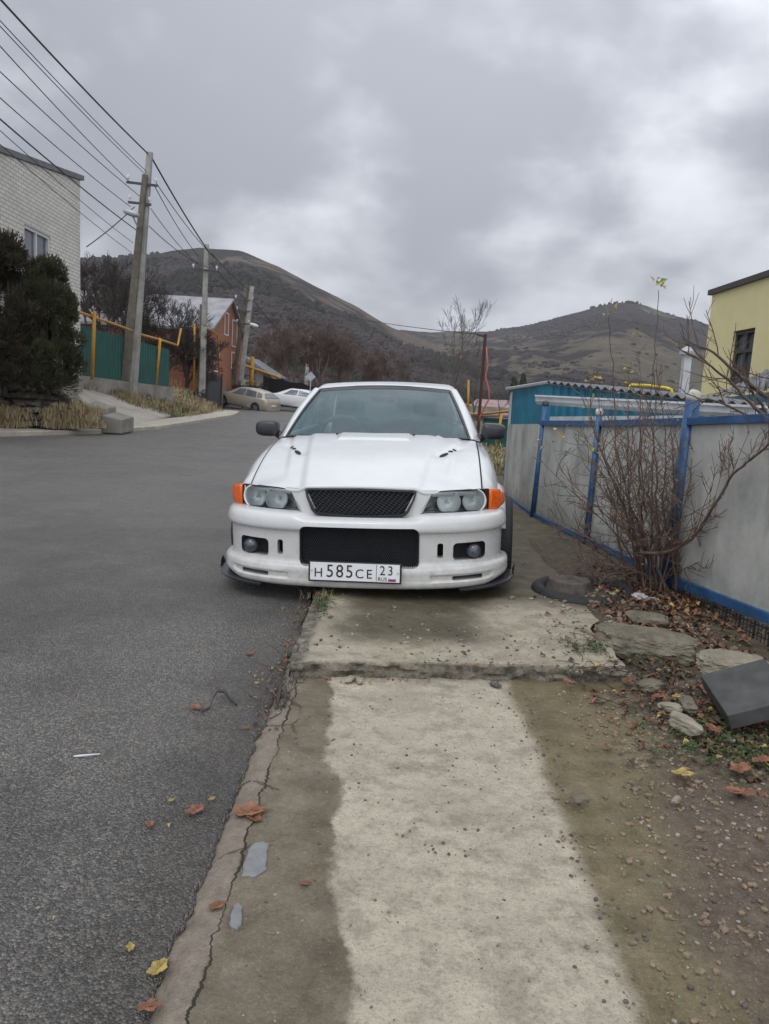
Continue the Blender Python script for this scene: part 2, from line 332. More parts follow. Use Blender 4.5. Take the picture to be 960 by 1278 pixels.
def m_glass(name='glass', tint=(.05, .075, .08), haze=(.16, .2, .2), hz=.25, tr=.5):
    n = NT(name); t = n.t; t.nodes.remove(n.b)
    o = t.nodes['Material Output']
    tp = t.nodes.new('ShaderNodeBsdfTransparent'); tp.inputs[0].default_value = (tr, tr*1.06, tr*1.05, 1)
    df = t.nodes.new('ShaderNodeBsdfDiffuse'); df.inputs[0].default_value = (*haze, 1)
    gl = t.nodes.new('ShaderNodeBsdfGlossy'); gl.inputs['Roughness'].default_value = .06
    fr = t.nodes.new('ShaderNodeFresnel'); fr.inputs[0].default_value = 1.52
    m1 = t.nodes.new('ShaderNodeMixShader'); t.links.new(n.map(n.noise(4, 5, .6, n.obj), .3, .7, hz*.7, hz*1.3), m1.inputs[0]); t.links.new(tp.outputs[0], m1.inputs[1]); t.links.new(df.outputs[0], m1.inputs[2])
    m2 = t.nodes.new('ShaderNodeMixShader'); t.links.new(fr.outputs[0], m2.inputs[0]); t.links.new(m1.outputs[0], m2.inputs[1]); t.links.new(gl.outputs[0], m2.inputs[2])
    bp = t.nodes.new('ShaderNodeBump'); bp.inputs['Strength'].default_value = .15; bp.inputs['Distance'].default_value = .001; t.links.new(n.vor(240, vec=n.obj), bp.inputs['Height']); t.links.new(bp.outputs[0], gl.inputs['Normal'])
    t.links.new(m2.outputs[0], o.inputs[0]); return n.m
def m_leaf(name, c, var=.45):
    n = NT(name); inf = n.t.nodes.new('ShaderNodeObjectInfo')
    f = n.noise(24, 2, .6, n.obj); n.col(n.ramp(f, [(.3, tuple(x*(1-var) for x in c)), (.7, tuple(min(1, x*(1+var)) for x in c))])); n.rough(.6); return n.m
def m_twall():   # asbestos cement sheet: pale grey, streaked, with faint diagonal weave
    n = NT('cement_sheet'); X, Y, Z = n.sep()
    a = n.noise(2.2, 7, .65); s = n.noise(5, 5, .6, scl=(1, 1, .22))
    c = n.ramp(a, [(.25, (.23, .24, .225)), (.5, (.42, .425, .395)), (.8, (.60, .60, .56))])
    c = n.mix(n.map(s, .5, .72, 0, .55), c, (.21, .215, .20))
    c = n.mix(n.map(n.M('ADD', Z, n.M('MULTIPLY', n.noise(6, 5, .7), .5)), .62, .3, 0, .55), c, (.12, .12, .075))
    n.col(c); n.rough(.85)
    wv = n.t.nodes.new('ShaderNodeTexWave'); wv.inputs['Scale'].default_value = 26; wv.inputs['Distortion'].default_value = 1.5; n.t.links.new(n.scale(n.geo, (.5, .5, 1.2), rot=(0, .9, 0)), wv.inputs[0])
    n.bump(n.M('ADD', n.M('MULTIPLY', wv.outputs['Fac'], .25), n.noise(60, 4, .6)), .35, .004); return n.m
def m_peel():
    n = NT('peeling_blue_paint'); a = n.noise(9, 6, .7); c = n.ramp(a, [(.3, (.016, .055, .14)), (.55, (.028, .10, .23)), (.8, (.05, .16, .32))])
    p = n.map(n.noise(22, 7, .75), .60, .66, 0, .8); c = n.mix(p, c, (.16, .15, .14)); r_ = n.map(n.noise(11, 7, .8), .64, .70, 0, .8); c = n.mix(r_, c, (.09, .04, .02))
    n.col(c); n.rough(n.M('ADD', n.M('MULTIPLY', p, .3), .42)); n.bump(n.M('SUBTRACT', n.noise(30, 4, .6), p), .5, .003); return n.m
M['asphalt'] = m_asphalt(); M['slab'] = m_slab(); M['upper'] = m_slab(True); M['dirt'] = m_dirt(); M['ground'] = m_ground()
M['hill1'] = m_hill(((.095, .075, .06), (.15, .122, .095), (.205, .168, .13), (.105, .082, .064)), (.045, .037, .038), 1, .47)
M['hill2'] = m_hill(((.085, .073, .055), (.135, .117, .086), (.185, .162, .12), (.11, .098, .068)), (.042, .034, .040), 1, .47)
M['white_brick'] = m_brick('white_silicate_brick', (.70, .68, .63), (.78, .755, .70), (.33, .32, .30), .27, .098, .010)
M['red_brick'] = m_brick('red_brick', (.42, .15, .065), (.35, .11, .05), (.2, .14, .11), .26, .085)
M['paint'] = m_paint(); M['glass'] = m_glass('windscreen_glass', hz=.27, haze=(.10, .23, .26), tr=.70); M['glass2'] = m_glass('dark_glass', hz=.2, haze=(.06, .07, .07), tr=.25)
M['clear'] = m_glass('clear_lens', hz=.01, haze=(.5, .5, .5), tr=.98)
M['black'] = simple('black_plastic', (.018, .018, .02), .38, .3, 20)
M['matte'] = simple('matte_black', (.006, .006, .007), .8, .2)
M['rubber'] = simple('tyre_rubber', (.022, .022, .023), .75, .4, 30, bump=.3)
M['satin'] = simple('satin_black', (.03, .032, .038), .3, .2, 40, bump=.15, bsc=150, dist=.001)
M['chrome'] = simple('lamp_reflector', (.86, .87, .88), .32, .15, metal=.25, bump=.6, bsc=60)
M['lampgrey'] = simple('lamp_bezel', (.10, .105, .11), .4, .2, metal=.5)
M['ringw'] = simple('lamp_ring', (.75, .76, .77), .3, .05)
M['orange'] = simple('amber_lens', (.78, .13, .012), .18, .25, 30, bump=.4, bsc=120); M['orange'].node_tree.nodes['Principled BSDF'].inputs['Subsurface Weight'].default_value = .0
M['seat'] = simple('seat_cloth', (.15, .16, .17), .9); M['alloy'] = simple('alloy', (.35, .35, .36), .35, .1, metal=.8)
M['plate'] = simple('plate_white', (.72, .73, .74), .45, .06); M['ink'] = simple('plate_ink', (.012, .012, .014), .5, .1)
M['flagb'] = simple('flag_blue', (.03, .05, .3), .5, .05); M['flagr'] = simple('flag_red', (.45, .03, .03), .5, .05)
M['cpole'] = simple('pole_concrete', (.30, .295, .27), .85, .3, 3, bump=.4, bsc=18)
M['dpole'] = simple('dark_pole_concrete', (.14, .125, .10), .85, .4, 4, bump=.4)
M['wire'] = simple('wire', (.03, .03, .033), .7, .1); M['steel'] = simple('dark_steel', (.05, .05, .055), .5, .3, 12)
M['blue'] = m_peel()
M['sheet'] = m_twall()
M['teal'] = simple('teal_metal', (.012, .14, .22), .45, .3, 3, obj=False)
M['green'] = simple('green_metal', (.01, .085, .07), .5, .2, 2)
M['yellow'] = simple('yellow_pipe_paint', (.44, .225, .025), .5, .25, 6)
M['yellow2'] = simple('lemon_pipe_paint', (.65, .5, .03), .5, .2, 6)
M['pvc'] = simple('white_gutter', (.52, .54, .55), .4, .2, 5)
M['galv'] = simple('grey_metal', (.42, .43, .45), .5, .15, 5, metal=.3)
M['slate'] = simple('grey_slate_sheet', (.16, .165, .175), .7, .35, 3, bump=.3, obj=False)
M['ywall'] = simple('yellow_render', (.74, .67, .36), .85, .08, 1.2, bump=.25, bsc=60, obj=False)
M['bark'] = simple('bark_dark', (.055, .045, .04), .9, .35, 12); M['barkr'] = simple('bark_red', (.105, .070, .056), .75, .4, 14)
M['barkb'] = simple('bark_brown', (.095, .066, .052), .9, .35, 3); M['barkg'] = simple('bark_grey', (.11, .095, .085), .9, .35, 6)
M['barks'] = simple('shrub_bark', (.12, .082, .062), .7, .45, 14, bump=.3)
M['beige'] = simple('beige_car_paint', (.44, .395, .315), .3, .06, metal=.35); M['whitep'] = simple('far_white_paint', (.68, .69, .70), .3, .05); M['navy'] = simple('dark_car_paint', (.02, .023, .03), .25, .1)
M['red'] = simple('tail_lens', (.45, .03, .025), .3, .2)
M['kerbc'] = simple('pale_concrete', (.40, .365, .30), .85, .25, 3, bump=.4, bsc=30, obj=False)
M['drive'] = simple('driveway_concrete', (.36, .33, .28), .85, .25, 1.5, bump=.4, obj=False)
M['stone'] = simple('field_stone', (.19, .16, .125), .9, .6, 5, bump=.6, bsc=20, obj=False)
M['rubble'] = simple('broken_concrete', (.165, .145, .105), .92, .55, 9, bump=1., bsc=45, dist=.012)
M['pale_rock'] = simple('pale_rock', (.27, .24, .18), .9, .35, 7, bump=.8, bsc=40)
M['block'] = simple('grey_block', (.062, .062, .061), .75, .45, 9, bump=.5, bsc=160, dist=.002)
M['wood'] = simple('cut_wood', (.10, .085, .072), .9, .5, 16, bump=.8, bsc=30)
M['patch'] = simple('cement_patch', (.2, .205, .205), .8, .2, 25, bump=.3)
M['rust'] = simple('red_oxide_paint', (.065, .022, .016), .7, .3); M['pink'] = simple('pink_hose', (.40, .12, .10), .6, .1)
M['frame_w'] = simple('white_frame', (.65, .66, .67), .5, .05); M['pane'] = simple('dark_pane', (.10, .12, .14), .08, .3, 2)
M['frame_d'] = simple('dark_frame', (.05, .045, .045), .5, .1)
M['roofm'] = simple('dull_metal_roof', (.27, .265, .28), .5, .35, 1.2, metal=.2, obj=False); M['pinkroof'] = simple('pinkish_roof', (.30, .21, .21), .8, .25, 1)
M['tarp'] = simple('dark_net', (.010, .010, .012), .9, .5, 8)
M['wallg'] = simple('grey_plaster', (.24, .225, .19), .9, .35, 2, bump=.3, obj=False)
M['jun_g'] = simple('juniper_green', (.052, .054, .024), .85, .55, 4); M['jun_b'] = simple('juniper_brown', (.050, .040, .024), .9, .5, 4)
M['straw'] = simple('dry_grass', (.36, .29, .17), .9, .45, 5, obj=False); M['gras'] = simple('green_grass', (.065, .085, .025), .9, .4, 5, obj=False)
M['weed'] = simple('weed_green', (.05, .085, .022), .7, .5, 20)
M['lf_br'] = m_leaf('leaf_brown', (.20, .085, .042)); M['lf_or'] = m_leaf('leaf_rust', (.20, .088, .046)); M['lf_ye'] = m_leaf('leaf_yellow', (.34, .25, .07)); M['lf_dk'] = m_leaf('leaf_dark', (.075, .045, .03)); M['lf_gr'] = m_leaf('leaf_green', (.24, .26, .06))
M['scrub'] = simple('scrub', (.058, .049, .048), 1., .25, .02, obj=False, spec=.1); M['pine'] = simple('pine', (.036, .037, .031), 1., .3, .02, obj=False, spec=.1)
M['g_lt'] = simple('gravel_pale', (.29, .265, .215), .85, .35, 40, obj=False); M['g_dk'] = simple('gravel_dark', (.10, .09, .08), .8, .5, 40, obj=False); M['g_br'] = simple('gravel_brown', (.2, .15, .1), .85, .5, 40, obj=False)
M['inter'] = simple('interior_trim', (.07, .075, .08), .7, .2); M['paper'] = simple('paper', (.42, .43, .44), .7, .05)
M['chromeb'] = simple('fog_glass', (.10, .115, .14), .08, .5, 30, metal=.3); M['ballw'] = simple('peeling_white_paint', (.50, .49, .43), .8, .25, 10, bump=.3)
M['glass3'] = m_glass('sun_strip_glass', hz=.35, haze=(.06, .07, .075), tr=.45)
# ------------------------------------------------------------------ terrain
KY = [-8, 5, 12, 16.25, 19.1, 22, 33, 37.5, 40, 43, 47, 60]; KX = [-15, -12.2, -9.9, -8.22, -6.9, -6.5, -6.7, -7.3, -9.2, -9.6, -9.2, -9]
def kx(y): return ip(y, KY, KX)
def gz(x, y):
    d = kx(y)-x
    z = 0.0
    d0 = ip(y, [20, 24], [1.5, .9])
    if d > d0:
        sl = ip(y, [0, 16, 20, 23, 30, 38, 42], [.9, .9, .62, .42, .40, .45, .3]); z = min(1.25, (d-d0)*sl)
        if y > 44: z = min(1.25, max(0, (d-.9)*.3))
    if y > 46: z += (y-46)*.02*(1 if x < 0 else ss(6-x, 0, 6))
    z *= 1 if y < 80 else max(0, 1-(y-80)/60)
    if d > d0+.1: z += .06*nz(x, y, .9, 3)
    return z
def T(px, py, lim=90):
    d = ray(px, py); o = Vector((0, 0, H)); t = 3.0
    while t < lim:
        p = o+d*(t/d.y)
        if p.z < gz(p.x, p.y): return p
        t += .04
    return o+d*(lim/d.y)
xs = [-3000, -1200, -500, -220, -120, -80, -60, -45, -35]+[-30+.5*i for i in range(0, 61)]+[.6, 1.2, 2.2, 3.5, 5, 7, 9, 12, 16, 22, 30, 45, 70, 120, 220, 500, 1200, 3000]
ys = [-300, -60, -20, -8]+[-4+.5*i for i in range(0, 130)]+[62, 65, 70, 76, 84, 95, 110, 140, 200, 300, 600, 1200, 3500]
mb = MB()
def gnd(x, y):
    z = gz(x, y)-.05
    if -1 < x < 2.6 and y < 12: z -= .03
    return z
vs = [(x, y, gnd(x, y)) for y in ys for x in xs]; nx = len(xs)
mb.add(vs, [(j*nx+i, j*nx+i+1, (j+1)*nx+i+1, (j+1)*nx+i) for j in range(len(ys)-1) for i in range(nx-1)])
tag(mb.build('ground', M['ground'], smooth=True), kind='structure')
# road sheet: right edge ragged at x=-.48, left edge along the kerb
mb = MB(); rows = []
yy = [-6+.5*i for i in range(0, 14)]+[1+.0125*i for i in range(0, 400)]+[6+.5*i for i in range(0, 80)]+[46, 48, 52, 60, 80, 110]
for y in yy:
    r = -.452 + (.018*nz(0, y, 3.2, 4)+.014*nz(3, y, 14, 3)+.008*nz(6, y, 45, 2) if y < 6 else 0)
    if y > 5: r = ip(y, [5, 12, 20, 34, 40, 60, 110], [-.48, .1, .6, 1.2, 1.4, 1.2, -6])
    l = kx(y)-.02 if y < 37.5 else ip(y, [37.5, 40, 44, 60, 110], [-7.3, -10, -30, -32, -40])
    X_ = [mix(l, r-.08, i/12) for i in range(13)]+[r-.03, r-.008, r, r+.003]; Z_ = [0]*14+[.001, -.004, -.022]
    rows.append([(x_, y, (gz(x_, y) if y > 45 else 0)+(z_ if y < 5 else 0)+(.0025*nz(x_, y, 20, 2) if i_ in (14, 15) and y < 5 else 0)) for i_, (x_, z_) in enumerate(zip(X_, Z_))])
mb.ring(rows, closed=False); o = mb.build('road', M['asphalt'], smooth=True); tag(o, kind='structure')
# kerb-side strip + path slab + mossy strip + dirt in one sheet, very slightly below the road surface level
mb = MB(); X0, X1, Y0, Y1 = -.50, 3.4, .6, 4.05; nxx, nyy = 170, 160; vs = []
def pathz(x, y):
    z = .004
    if x < -.36: z = .004-.022*ss(-x, .41, .47)
    cr = -.366+.012*nz(1, y, 4, 4)+.006*nz(5, y, 20, 2)
    pass
    z += .003*nz(x, y, 6, 3)
    if x > .95: z += (.012*nz(x, y, 3, 4)+.02*ss(x, 1.1, 2.))*ss(x, .95, 1.4)
    cr2 = .70+.02*nz(2, y, 1.6, 4)
    z -= .006*exp(-((x-cr2)/.008)**2)
    if x > 1.2 and y > 3.2: z += .05*ss(x, 1.2, 1.9)*ss(y, 3.2, 4.0)
    return z
xg = [X0+.0035*i for i in range(0, 60)]; xg += [xg[-1]+(X1-xg[-1])*(i/110)**1.1 for i in range(1, 111)]
yg = [Y0+(Y1-Y0)*i/nyy for i in range(nyy+1)]
vs = [(x, y, pathz(x, y)) for y in yg for x in xg]; nx = len(xg)
mb.add(vs, [(j*nx+i, j*nx+i+1, (j+1)*nx+i+1, (j+1)*nx+i) for j in range(nyy) for i in range(nx-1)])
tag(mb.build('path', M['slab'], smooth=True), kind='structure')
# upper slab: raised pavement with a chipped front edge
mb = MB(); rows = []; UZ = .085
def fy(x): return 3.60+.115*(x+.4)+.012*nz(x, 0, 2.5, 4)+.012*nz(x, 3, 9, 3)
n_ = 150
top = []
for j in range(60):
    v = j/59; row = []
    for i in range(n_+1):
        u = i/n_; 
        y = mix(fy(mix(-.42, 1.25, u)), 12.5, v**2.2)
        xl = -.42+.02*nz(7, y, 5, 4)+(.10*ss(y, 3.6, 3.75)-.10)*0; xr = 1.28+.03*nz(4, y, 3, 3)+ss(y, 4.4, 5.6)*1.3
        if y > 5: xl = -.42+ (y-5)*.09
        x = mix(xl, xr, u); z = UZ+.004*nz(x, y, 4, 4)+.002*nz(x, y, 18, 2)
        if j == 0: z -= .010+.010*nz(x, 0, 8, 3)
        if x < -.3 and y < 6: z -= .02*ss(-x, .3, .42)
        row.append((x, y, z))
    top.append(row)
front = [[(p[0], p[1]-.006+.016*nz(p[0], k*14, 9, 4)+.006*nz(p[0], k*30, 34, 2), k) for p in top[0]] for k in (-.02, .01, .025, .04, .055, .070)]
mb.ring(front+top, closed=False)
left = [[(r[0][0]-.012+.006*nz(r[0][1], 1, 14, 2), r[0][1], -.03) for r in top], [r[0] for r in top]]; mb.ring(left, closed=False)
o = mb.build('pavement', M['upper'], smooth=True); smooth_by_angle(o, 50); tag(o, kind='structure')
# earth beside the slab up to the fence and beyond
mb = MB(); vs = []; nxd, nyd = 130, 150
def fence_x(y): return ip(y, [2, 4.68, 5.93, 7.83, 9.41, 11.07], [2.86, 2.46, 2.26, 2.09, 1.83, 1.75])
def dz(x, y):
    z = .02+.09*ss(y, 3.6, 4.4)+.02*nz(x, y, 2.2, 5)+.012*nz(x, y, 9, 3)
    z = mix(z, .02, ss(y, 6.5, 9)); z -= .10*ss(1.42-x, 0, .16)
    return z
yd = [3.72+ (12-3.72)*(i/nyd)**1.5 for i in range(nyd+1)]
vs = [(mix(1.22, 4.5, (i/nxd)**1.2), y, dz(mix(1.22, 4.5, (i/nxd)**1.2), y)) for y in yd for i in range(nxd+1)]
mb.add(vs, [(j*(nxd+1)+i, j*(nxd+1)+i+1, (j+1)*(nxd+1)+i+1, (j+1)*(nxd+1)+i) for j in range(nyd) for i in range(nxd)])
tag(mb.build('earth_verge', M['dirt'], smooth=True), kind='structure')
# left pavement band
mb = MB(); rows = []
for i in range(0, 110):
    y = 4+i*.31; k = kx(y); w_ = ip(y, [4, 15, 19, 23, 30, 38], [1.5, 1.5, 1.4, .95, .85, 1.0])
    rows.append([(k, y, -.02), (k+.0, y, .085+.008*nz(y, 0, 1)), (k-.04, y, .10), (k-w_*.5, y, .105+.01*nz(y, 2, 1)), (k-w_, y, .11), (k-w_-.05, y, -.05)])
mb.ring(rows, closed=False); o = mb.build('pavement', M['kerbc'], smooth=False); tag(o, kind='structure')
# driveway slab up the bank
def TT(px, py, dzz=.06): p = T(px, py); p.z += dzz; return p
q = [T(152, 537.5), T(212, 524), T(160, 503), T(100, 487), T(92, 492), T(128, 517)]
mb = MB(); A, B_, C_, D_ = T(150, 538), T(214, 522), T(100, 486), T(96, 497)
rows = []
for i in range(13):
    t = i/12; a = A.lerp(D_, t); b = B_.lerp(C_, t); rows.append([(mix(a.x, b.x, s_/6), mix(a.y, b.y, s_/6), gz(mix(a.x, b.x, s_/6), mix(a.y, b.y, s_/6))+.11) for s_ in range(7)])
mb.ring(rows, closed=False); o = mb.build('driveway', M['drive'], smooth=True); solid(o, .25, -1); tag(o, kind='structure')

# ------------------------------------------------------------------ hills
def sky_el(px, py): d = ray(px, py); return atan2(d.x, d.y), d.z/sqrt(d.x*d.x+d.y*d.y)
def hill(name, sil, Rr, Rf, mat, seed, na=200, nt_=90, gull=1.):
    pts = [sky_el(*p) for p in sil]; az = [p[0] for p in pts]; el = [p[1] for p in pts]
    mb = MB(); rows = []; fn = {}
    def surf(a, t):
        e = ip(a, az, el); r = ip(a, az, Rr) if isinstance(Rr, list) else Rr
        R = mix(Rf, r, t) if t <= 1 else r*(1+(t-1)*1.4)
        zr = H + e*r
        prof = t**1.15 if t <= 1 else max(0, 1-(t-1)*1.3)
        z = zr*prof - 4
        x = R*sin(a); y = R*cos(a)
        amp = gull*r*.03*ss(t, 0, .25)*(1-ss(t, .86, 1.0)*.93)
        z += amp*(noise.ridged_multi_fractal(Vector((x*.0022+seed, y*.0010, 0)), 1, 2.1, 5, .9, 2)-1.2)*.5
        z += r*.0012*nz(x, y, .02, 4)
        return Vector((x, y, z))
    ts = [i/nt_*1.0 for i in range(nt_+1)]+[1.05, 1.15, 1.3, 1.5, 1.75]
    a0, a1 = az[0], az[-1]
    rows = [[surf(mix(a0, a1, i/na), t) for i in range(na+1)] for t in ts]
    mb.ring(rows, closed=False); o = mb.build(name, mat, smooth=True); tag(o, kind='structure'); return surf, az
surf1, az1 = hill('hill', [(-400, 330), (-150, 332), (0, 328), (60, 322), (110, 318), (180, 314), (215, 307), (250, 304), (300, 308), (350, 329), (400, 355), (450, 381), (490, 405), (510, 413), (540, 425), (600, 442), (700, 460), (800, 475)], 900, 150, M['hill1'], 3.1, gull=.8)
surf2, az2 = hill('hill', [(300, 430), (430, 425), (500, 408), (530, 411), (560, 411), (610, 410), (650, 404), (680, 397), (710, 390), (740, 381), (760, 376.5), (775, 375.5), (800, 377), (830, 387), (850, 393), (870, 397), (885, 402), (960, 418), (1100, 440), (1400, 450)], 1500, 260, M['hill2'], 8.4, gull=1.25)
# woods on the lower slope of the left hill, scrub on the right one: far masses nobody could count
TL = [(-400, 350), (60, 330), (180, 320), (240, 330), (300, 345), (350, 360), (400, 384), (450, 412), (500, 440), (540, 452), (620, 462), (800, 480)]
tl = [sky_el(*p) for p in TL]; taz = [p[0] for p in tl]; tel = [p[1] for p in tl]
def blob(mb, c, r, h, seed, f0=None):
    v, f = ICO0; vs = []
    for p in v:
        k = 1+.45*noise.noise(p*1.7+Vector((seed, 0, 0))); vs.append((c.x+p.x*r*k, c.y+p.y*r*k, c.z+h*.45+p.z*h*.55*k))
    mb.add(vs, f)
mb = MB(); rnd = random.Random(3); cnt = 0; fo = []
for i in range(60000):
    if cnt > 15000: break
    a = rnd.uniform(radians(-33), radians(9)); t = rnd.random()**.8
    p = surf1(a, t); e = (p.z-H)/sqrt(p.x*p.x+p.y*p.y)
    lim = ip(a, taz, tel)+.012*noise.noise(Vector((a*14, 0, 5)))
    if e > lim and rnd.random() < ss(e-lim, -.004, .02)+.35: continue
    if e > lim+.03: continue
    g = noise.noise(Vector((p.x*.012, p.y*.006, 0)))
    mb.m = 1 if g+.35*noise.noise(Vector((p.x*.05, p.y*.02, 3)))+ .18*ss(e-(lim-.03), 0, .03) > .30 else 0
    s_ = rnd.uniform(.7, 1.3); blob(mb, p-Vector((0, 0, 1)), 2.0*s_, (5.0 if mb.m else 3.6)*s_, i*.37); cnt += 1
o = mb.build('hillside_wood', [M['scrub'], M['pine']]); tag(o, kind='stuff')
mb = MB(); cnt = 0
for i in range(60000):
    if cnt > 7000: break
    a = rnd.uniform(radians(0), radians(30)); t = .04+.95*rnd.random(); p = surf2(a, t)
    g = noise.noise(Vector((p.x*.006, p.y*.0035, 1)))+.45*noise.noise(Vector((p.x*.03, p.y*.014, 3)))
    if g < .22-(.25 if t < .12 else 0) and rnd.random() > .03: continue
    s_ = rnd.uniform(.5, 1.2); blob(mb, p-Vector((0, 0, 1.4)), 2.6*s_, 3.2*s_, i*.31); cnt += 1
o = mb.build('hillside_scrub', M['scrub']); tag(o, kind='stuff')
# crest trees on the right hill top
mb = MB()
for i in range(36):
    px = rnd.uniform(735, 800); a, e = sky_el(px, 378); p = surf2(a, .995); s_ = rnd.uniform(.5, 1); blob(mb, p-Vector((0, 0, 1)), 3*s_, 6.5*s_, i)
tag(mb.build('ridge_scrub', M['pine']), kind='stuff')

# ------------------------------------------------------------------ buildings
def quadwin(parent, a, b, z0, z1, nrm, fm, pm, split=1, th=.06, name='window', transom=None):
    a = Vector((a[0], a[1], 0)); b = Vector((b[0], b[1], 0)); d = (b-a).normalized(); L_ = (b-a).length; n = Vector(nrm).normalized()
    R = Matrix((d, n, Vector((0, 0, 1)))).transposed()
    def bx(mb, u0, u1, w0, w1, d0, d1):
        mb.box(a+d*((u0+u1)/2)+n*((d0+d1)/2)+Vector((0, 0, (w0+w1)/2)), (u1-u0, d1-d0, w1-w0), R)
    mf = MB(); f = .07
    bx(mf, 0, L_, z0, z0+f, -.10, .03); bx(mf, 0, L_, z1-f, z1, -.10, .03); bx(mf, 0, f, z0+f, z1-f, -.10, .03); bx(mf, L_-f, L_, z0+f, z1-f, -.10, .03)
    for k in range(1, split+1-0):
        if k < split+0 or split == 1: pass
    for k in range(1, split): bx(mf, L_*k/split-f/2, L_*k/split+f/2, z0+f, z1-f, -.08, .02)
    if transom: bx(mf, f, L_-f, transom-.03, transom+.03, -.07, .025)
    win = mf.build(name, fm, parent)
    mp = MB(); bx(mp, f*.8, L_-f*.8, z0+f*.8, z1-f*.8, -.05, -.03); mp.build('pane', pm, win)
    return win
# white brick house, left
t = empty('brick_house', (-8.4, 19, 0), 'white silicate brick house with sloping roofline and a white framed window behind the junipers', 'house')
t.location = (0, 0, 0)
cor = D(100, 225, 21); low = D(0, 192, 16.6)
x_a, x_b = -8.41, -8.2
mb = MB(); zt0 = mix(low.z, cor.z, 0)-.75; zt1 = cor.z
ya, yb = 10.5, 21.0
wy0, wy1, wz0, wz1 = 17.55, 19.0, 3.1, D(36, 281, 17.7).z
def zr(y): return mix(low.z, cor.z, (y-16.6)/(21-16.6))
def xw(y): return mix(x_b, x_a, (y-16.4)/(21-16.4))
def wl(y0, y1, z0f, z1f):
    mb.hexa([(xw(y0), y0, z0f(y0)), (xw(y1), y1, z0f(y1)), (xw(y1)-.3, y1, z0f(y1)), (xw(y0)-.3, y0, z0f(y0)), (xw(y0), y0, z1f(y0)), (xw(y1), y1, z1f(y1)), (xw(y1)-.3, y1, z1f(y1)), (xw(y0)-.3, y0, z1f(y0))])
wl(ya, wy0, lambda y: 1.9, zr); wl(wy1, yb, lambda y: 1.9, zr); wl(wy0, wy1, lambda y: 1.9, lambda y: wz0); wl(wy0, wy1, lambda y: wz1, zr)
mb.hexa([(x_a-.3, yb-.3, 1.9), (x_a-.3, yb, 1.9), (-17, yb+.6, 1.9), (-17, yb+.3, 1.9), (x_a-.3, yb-.3, zr(yb)), (x_a-.3, yb, zr(yb)), (-17, yb+.6, zr(yb)), (-17, yb+.3, zr(yb))])
mb.build('wall', M['white_brick'], t)
mb = MB(); mb.hexa([(xw(ya)+.04, ya, .2), (xw(yb)+.04, yb+.04, .2), (-17, yb+.6, .2), (-17, ya, .2), (xw(ya)+.04, ya, 1.9), (xw(yb)+.04, yb+.04, 1.9), (-17, yb+.6, 1.9), (-17, ya, 1.9)]); mb.build('foundation', M['wallg'], t)
mb = MB(); o_ = .05
mb.hexa([(xw(ya)+o_, ya-.3, zr(ya-.3)+.01), (xw(yb)+o_, yb+.15, zr(yb+.15)+.01), (-17, yb+.9, zr(yb+.9)+.01), (-17, ya-.3, zr(ya-.3)+.01), (xw(ya)+o_, ya-.3, zr(ya-.3)+.13), (xw(yb)+o_, yb+.15, zr(yb+.15)+.13), (-17, yb+.9, zr(yb+.9)+.13), (-17, ya-.3, zr(ya-.3)+.13)])
mb.build('roof', M['slate'], t)
quadwin(t, (xw(wy0)-.06, wy0), (xw(wy1)-.06, wy1), wz0, wz1, (1, 0, 0), M['frame_w'], M['pane'], 2)
t.scale = (1.12, 1.12, 1.12); t.location = (0, 0, -.168)
# green fence on a low wall
def fence_line(pts): pass
mb = MB(); a = D(92, 468, 24); b = D(210, 484, 30.2)
t = empty('green_fence', (0, 0, 0), 'dark green profiled metal fence on a low concrete wall behind the leaning pole', 'fence')
ns = 70; rows0 = []; rows1 = []
dv = Vector((b.x-a.x, b.y-a.y)).normalized(); nv = Vector((dv.y, -dv.x))
for i in range(ns*2+1):
    u = i/(ns*2); p = a.lerp(b, u); off = .02 if (i % 4) in (0, 1) else -.02
    rows0.append((p.x+nv.x*off, p.y+nv.y*off, mix(1.37, 1.11, u))); rows1.append((p.x+nv.x*off, p.y+nv.y*off, mix(2.92, 2.54, u)))
mb.ring([rows0, rows1], closed=False); o = mb.build('sheet', M['green'], t); solid(o, .01, 0)
mb = MB(); mb.wall(a, b, .2, 1.37, .2, 1.11, -.25); mb.build('base_wall', M['wallg'], t)
# yellow gas pipe on posts
def gaspipe(name, label, pts, posts, r, pr, mat='yellow'):
    t = empty(name, (0, 0, 0), label, 'gas pipe'); mb = MB(); mb.tube(pts, r, 8); mb.build('pipe', M[mat], t, smooth=True)
    for p, q in posts: mb = MB(); mb.tube([p, q], pr, 8); mb.build('post', M[mat], t, smooth=True)
    return t
P = [D(60, 380, 22), D(103, 391, 23.2), D(118, 396, 23.6), D(150, 407, 25.5), D(178, 418, 28), D(200, 424, 29.5), D(222, 431, 31.5), D(224, 420, 31.7), D(226, 410, 31.8)]
gaspipe('gas_pipe', 'yellow gas pipe on round posts running above the dark green fence', P, [(D(115, 474, 23.5), D(118, 388, 23.5)), (D(194, 486, 29.2), D(200, 422, 29.3))], .042, .056)
gaspipe('gas_pipe', 'yellow gas pipe climbing the corner of the red brick house', [D(240, 408, 38), D(262, 411, 40), D(272, 418, 41), D(274, 470, 41)], [(D(242, 486, 38), D(243, 404, 38))], .045, .055)
